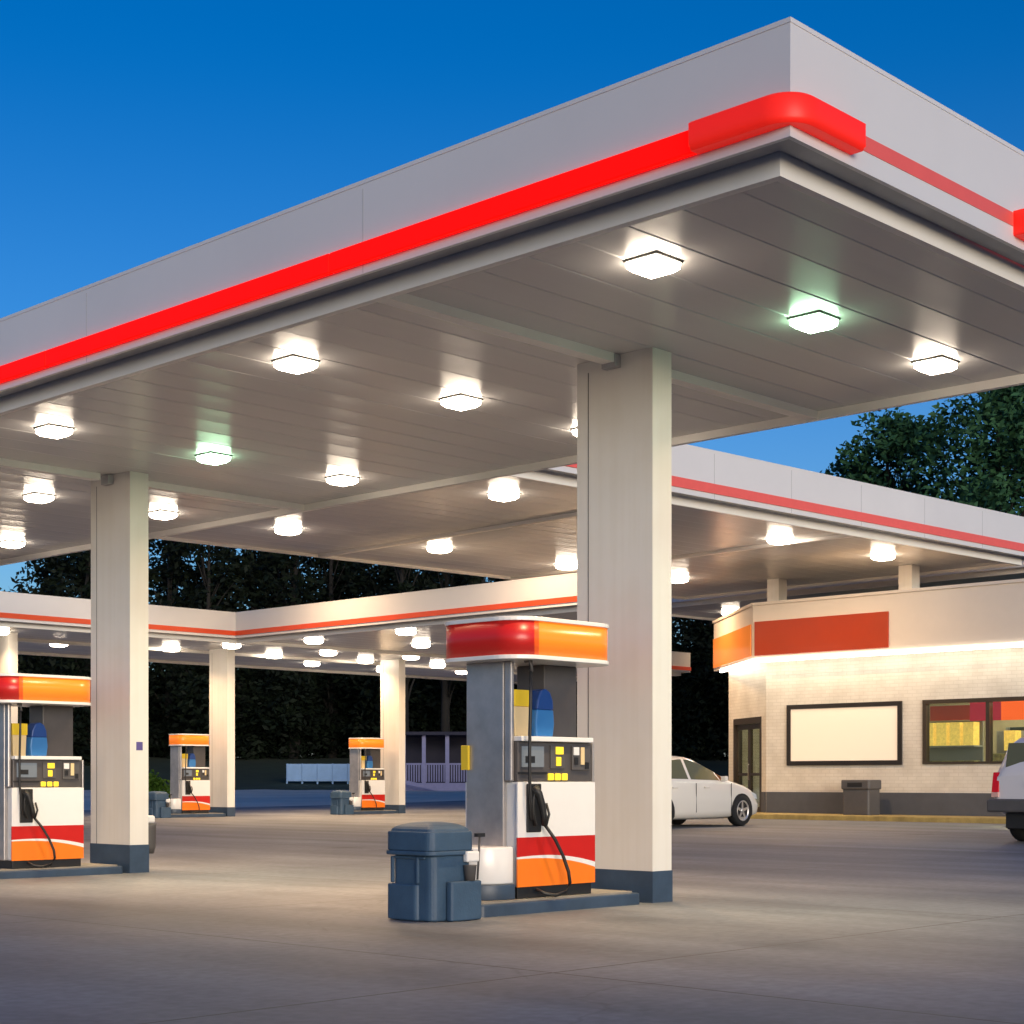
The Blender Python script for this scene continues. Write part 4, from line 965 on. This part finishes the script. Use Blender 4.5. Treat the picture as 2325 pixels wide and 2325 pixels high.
# the leafy trees that stand up over the tall canopy on the right
for i, (x, d, h, cr, lab) in enumerate([(15.9, 70, 15.6, 3.9, 'feathery tree showing sky at the left end of the group above the tall canopy'),
                                   (19.4, 66, 16.4, 4.9, 'dense teal-dark tree in the group above the tall canopy, second from its left'),
                                   (24.0, 72, 18.6, 5.2, 'tallest dark tree above the tall canopy at the right picture edge')]):
    X, Y = W(x, d); tree(lab, X, Y, h, cr, 11 + i, 21000, 0.18, 'leaf_teal', 0.22, 80)
# loose pines through which sky shows, middle
for i, (x, d, h, cr, lab) in enumerate([(-6.0, 92, 15.5, 2.2, 'thin loose tree, left of those showing sky over the far canopy'), (-3.8, 95, 14.5, 1.9, 'thin loose tree over the far canopy, second of the airy ones'),
                                   (-1.7, 93, 15.0, 2.1, 'thin loose tree over the far canopy, nearest the tall column'), (1.2, 96, 13.8, 2.4, 'thin loose tree behind the tall column and nearest pump')]):
    X, Y = W(x, d); tree(lab, X, Y, h, cr, 31 + i, 3200, 0.18, 'leaf_dark', 0.35, 30)
# dark wood as one mass
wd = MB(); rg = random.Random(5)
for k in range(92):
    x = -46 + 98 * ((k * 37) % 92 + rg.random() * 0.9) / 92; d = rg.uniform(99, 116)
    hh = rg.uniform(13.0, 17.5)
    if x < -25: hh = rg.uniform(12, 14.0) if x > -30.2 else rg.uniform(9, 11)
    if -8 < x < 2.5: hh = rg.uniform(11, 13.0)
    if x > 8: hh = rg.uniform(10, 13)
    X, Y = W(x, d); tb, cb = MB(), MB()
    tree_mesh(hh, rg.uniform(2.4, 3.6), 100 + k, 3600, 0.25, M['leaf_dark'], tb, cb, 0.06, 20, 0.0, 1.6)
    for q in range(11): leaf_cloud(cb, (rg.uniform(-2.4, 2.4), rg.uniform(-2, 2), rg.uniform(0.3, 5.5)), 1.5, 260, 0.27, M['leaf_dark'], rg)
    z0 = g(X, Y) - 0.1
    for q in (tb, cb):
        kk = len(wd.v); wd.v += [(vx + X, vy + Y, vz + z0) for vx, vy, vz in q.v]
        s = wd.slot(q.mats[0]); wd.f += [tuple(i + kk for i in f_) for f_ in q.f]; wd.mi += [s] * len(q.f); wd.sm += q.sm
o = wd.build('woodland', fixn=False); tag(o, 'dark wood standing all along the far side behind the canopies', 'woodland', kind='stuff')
# green bush by the far pump
X, Y = W(-10.6, 49.0); bu = tag(empty('bush', (X, Y, g(X, Y))), 'green rounded bush right of the left column, by the far pump', 'bush')
tb, cb = MB(), MB(); rg = random.Random(3)
for k in range(9):
    a = rg.uniform(0, 6.28); p = Vector((0.5 * math.cos(a) * rg.random(), 0.5 * math.sin(a) * rg.random(), rg.uniform(0.35, 0.95)))
    tb.tube([(0, 0, -0.05), tuple(p)], 0.02, M['bark'], 5, 0.008); leaf_cloud(cb, p, 0.42, 220, 0.07, M['leaf_bush'], rg)
tb.build('stem', bu); cb.build('foliage', bu, fixn=False)
# low pale board fence on the bank
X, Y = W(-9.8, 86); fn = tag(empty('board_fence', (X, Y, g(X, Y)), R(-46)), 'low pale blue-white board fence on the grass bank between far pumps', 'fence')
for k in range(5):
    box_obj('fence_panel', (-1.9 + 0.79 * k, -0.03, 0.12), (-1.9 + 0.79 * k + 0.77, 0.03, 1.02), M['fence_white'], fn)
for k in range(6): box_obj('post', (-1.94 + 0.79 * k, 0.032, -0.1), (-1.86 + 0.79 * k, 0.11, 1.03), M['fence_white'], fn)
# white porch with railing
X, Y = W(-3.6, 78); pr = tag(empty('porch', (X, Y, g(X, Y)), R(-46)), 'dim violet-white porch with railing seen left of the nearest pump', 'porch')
box_obj('floor', (-1.6, -0.2, -0.1), (1.9, 2.0, 0.35), M['porch_violet_lit'], pr)
for k, x in enumerate((-1.5, -0.55, 0.55, 1.75)): box_obj('post', (x - 0.09, -0.15, 0.351), (x + 0.09, 0.03, 2.6), M['porch_violet_lit'], pr)
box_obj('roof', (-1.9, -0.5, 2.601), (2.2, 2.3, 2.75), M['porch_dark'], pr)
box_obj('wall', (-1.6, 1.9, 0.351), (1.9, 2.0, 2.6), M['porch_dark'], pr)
box_obj('rail', (-1.4, -0.09, 1.20), (1.65, -0.03, 1.28), M['porch_violet_lit'], pr)
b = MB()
for k in range(26): b.box((-1.4 + 0.118 * k, -0.075, 0.40), (-1.34 + 0.118 * k, -0.045, 1.199), M['porch_violet_lit'])
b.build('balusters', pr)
b = MB(); b.prism_y([(-1.6, 0.34), (2.6, -0.55), (2.6, -0.35), (-1.6, 0.52)], -0.9, -0.8, M['porch_violet_lit']); b.build('ramp_rail', pr)

# ------------------------------------------------------------------ sky, sun, camera
w = bpy.data.worlds.new('World'); sc.world = w; w.use_nodes = True
nt = w.node_tree; bg = nt.nodes['Background']
sky = nt.nodes.new('ShaderNodeTexSky'); sky.sky_type = 'NISHITA'; sky.sun_disc = False
SUN_EL = R(4.5); SUN_DIR = Vector((-0.48, -1.0, 0)).normalized()
sky.sun_elevation = SUN_EL; sky.sun_rotation = math.atan2(SUN_DIR.x, SUN_DIR.y)
sky.air_density = 1.0; sky.dust_density = 1.3; sky.ozone_density = 4.0; sky.altitude = 0
hs = nt.nodes.new('ShaderNodeHueSaturation'); hs.inputs['Saturation'].default_value = 1.2; hs.inputs['Hue'].default_value = 0.512
nt.links.new(sky.outputs[0], hs.inputs['Color'])
tcw = nt.nodes.new('ShaderNodeTexCoord'); sep = nt.nodes.new('ShaderNodeSeparateXYZ'); nt.links.new(tcw.outputs['Generated'], sep.inputs[0])
mrw = nt.nodes.new('ShaderNodeMapRange'); mrw.interpolation_type = 'SMOOTHSTEP'
mrw.inputs['From Min'].default_value = 0.05; mrw.inputs['From Max'].default_value = 0.42; mrw.inputs['To Min'].default_value = 1.0; mrw.inputs['To Max'].default_value = 0.0
nt.links.new(sep.outputs['Z'], mrw.inputs['Value'])
adw = nt.nodes.new('ShaderNodeMix'); adw.data_type = 'RGBA'; adw.blend_type = 'ADD'; adw.inputs[7].default_value = (0.40, 0.48, 0.72, 1)   # pale dusk air low over the horizon
nt.links.new(mrw.outputs[0], adw.inputs[0]); nt.links.new(hs.outputs[0], adw.inputs[6])
nt.links.new(adw.outputs[2], bg.inputs['Color']); bg.inputs['Strength'].default_value = 0.115
sd = bpy.data.lights.new('sun', 'SUN'); sd.energy = 1.7; sd.angle = R(35); sd.color = (1.0, 0.90, 0.80)
so = bpy.data.objects.new('sun', sd); C.objects.link(so)
el = R(3.0)
dirv = Vector((SUN_DIR.x * math.cos(el), SUN_DIR.y * math.cos(el), math.sin(el)))
so.rotation_euler = dirv.to_track_quat('Z', 'Y').to_euler(); so.location = (0, -30, 20)

cd = bpy.data.cameras.new('camera'); cd.sensor_width = 36; cd.lens = 36 * 3756 / 2325
cd.shift_y = (1770 - 1162.5) / 2325; cd.clip_end = 2000; cd.clip_start = 0.05
co = bpy.data.objects.new('camera', cd); C.objects.link(co)
co.location = (0, 0, 0.95); co.rotation_euler = (R(90), 0, -math.atan2(0.7203, 0.6938))
sc.camera = co
sc.view_settings.view_transform = 'Standard'; sc.view_settings.look = 'None'; sc.view_settings.exposure = 1.1; sc.view_settings.gamma = 1.0
sc.render.engine = 'CYCLES'
cy = sc.cycles
cy.use_denoising = True; cy.max_bounces = 8; cy.diffuse_bounces = 4; cy.glossy_bounces = 4; cy.transparent_max_bounces = 12
cy.sample_clamp_indirect = 6.0; cy.sample_clamp_direct = 0.0; cy.blur_glossy = 0.5
cy.caustics_reflective = False; cy.caustics_refractive = False
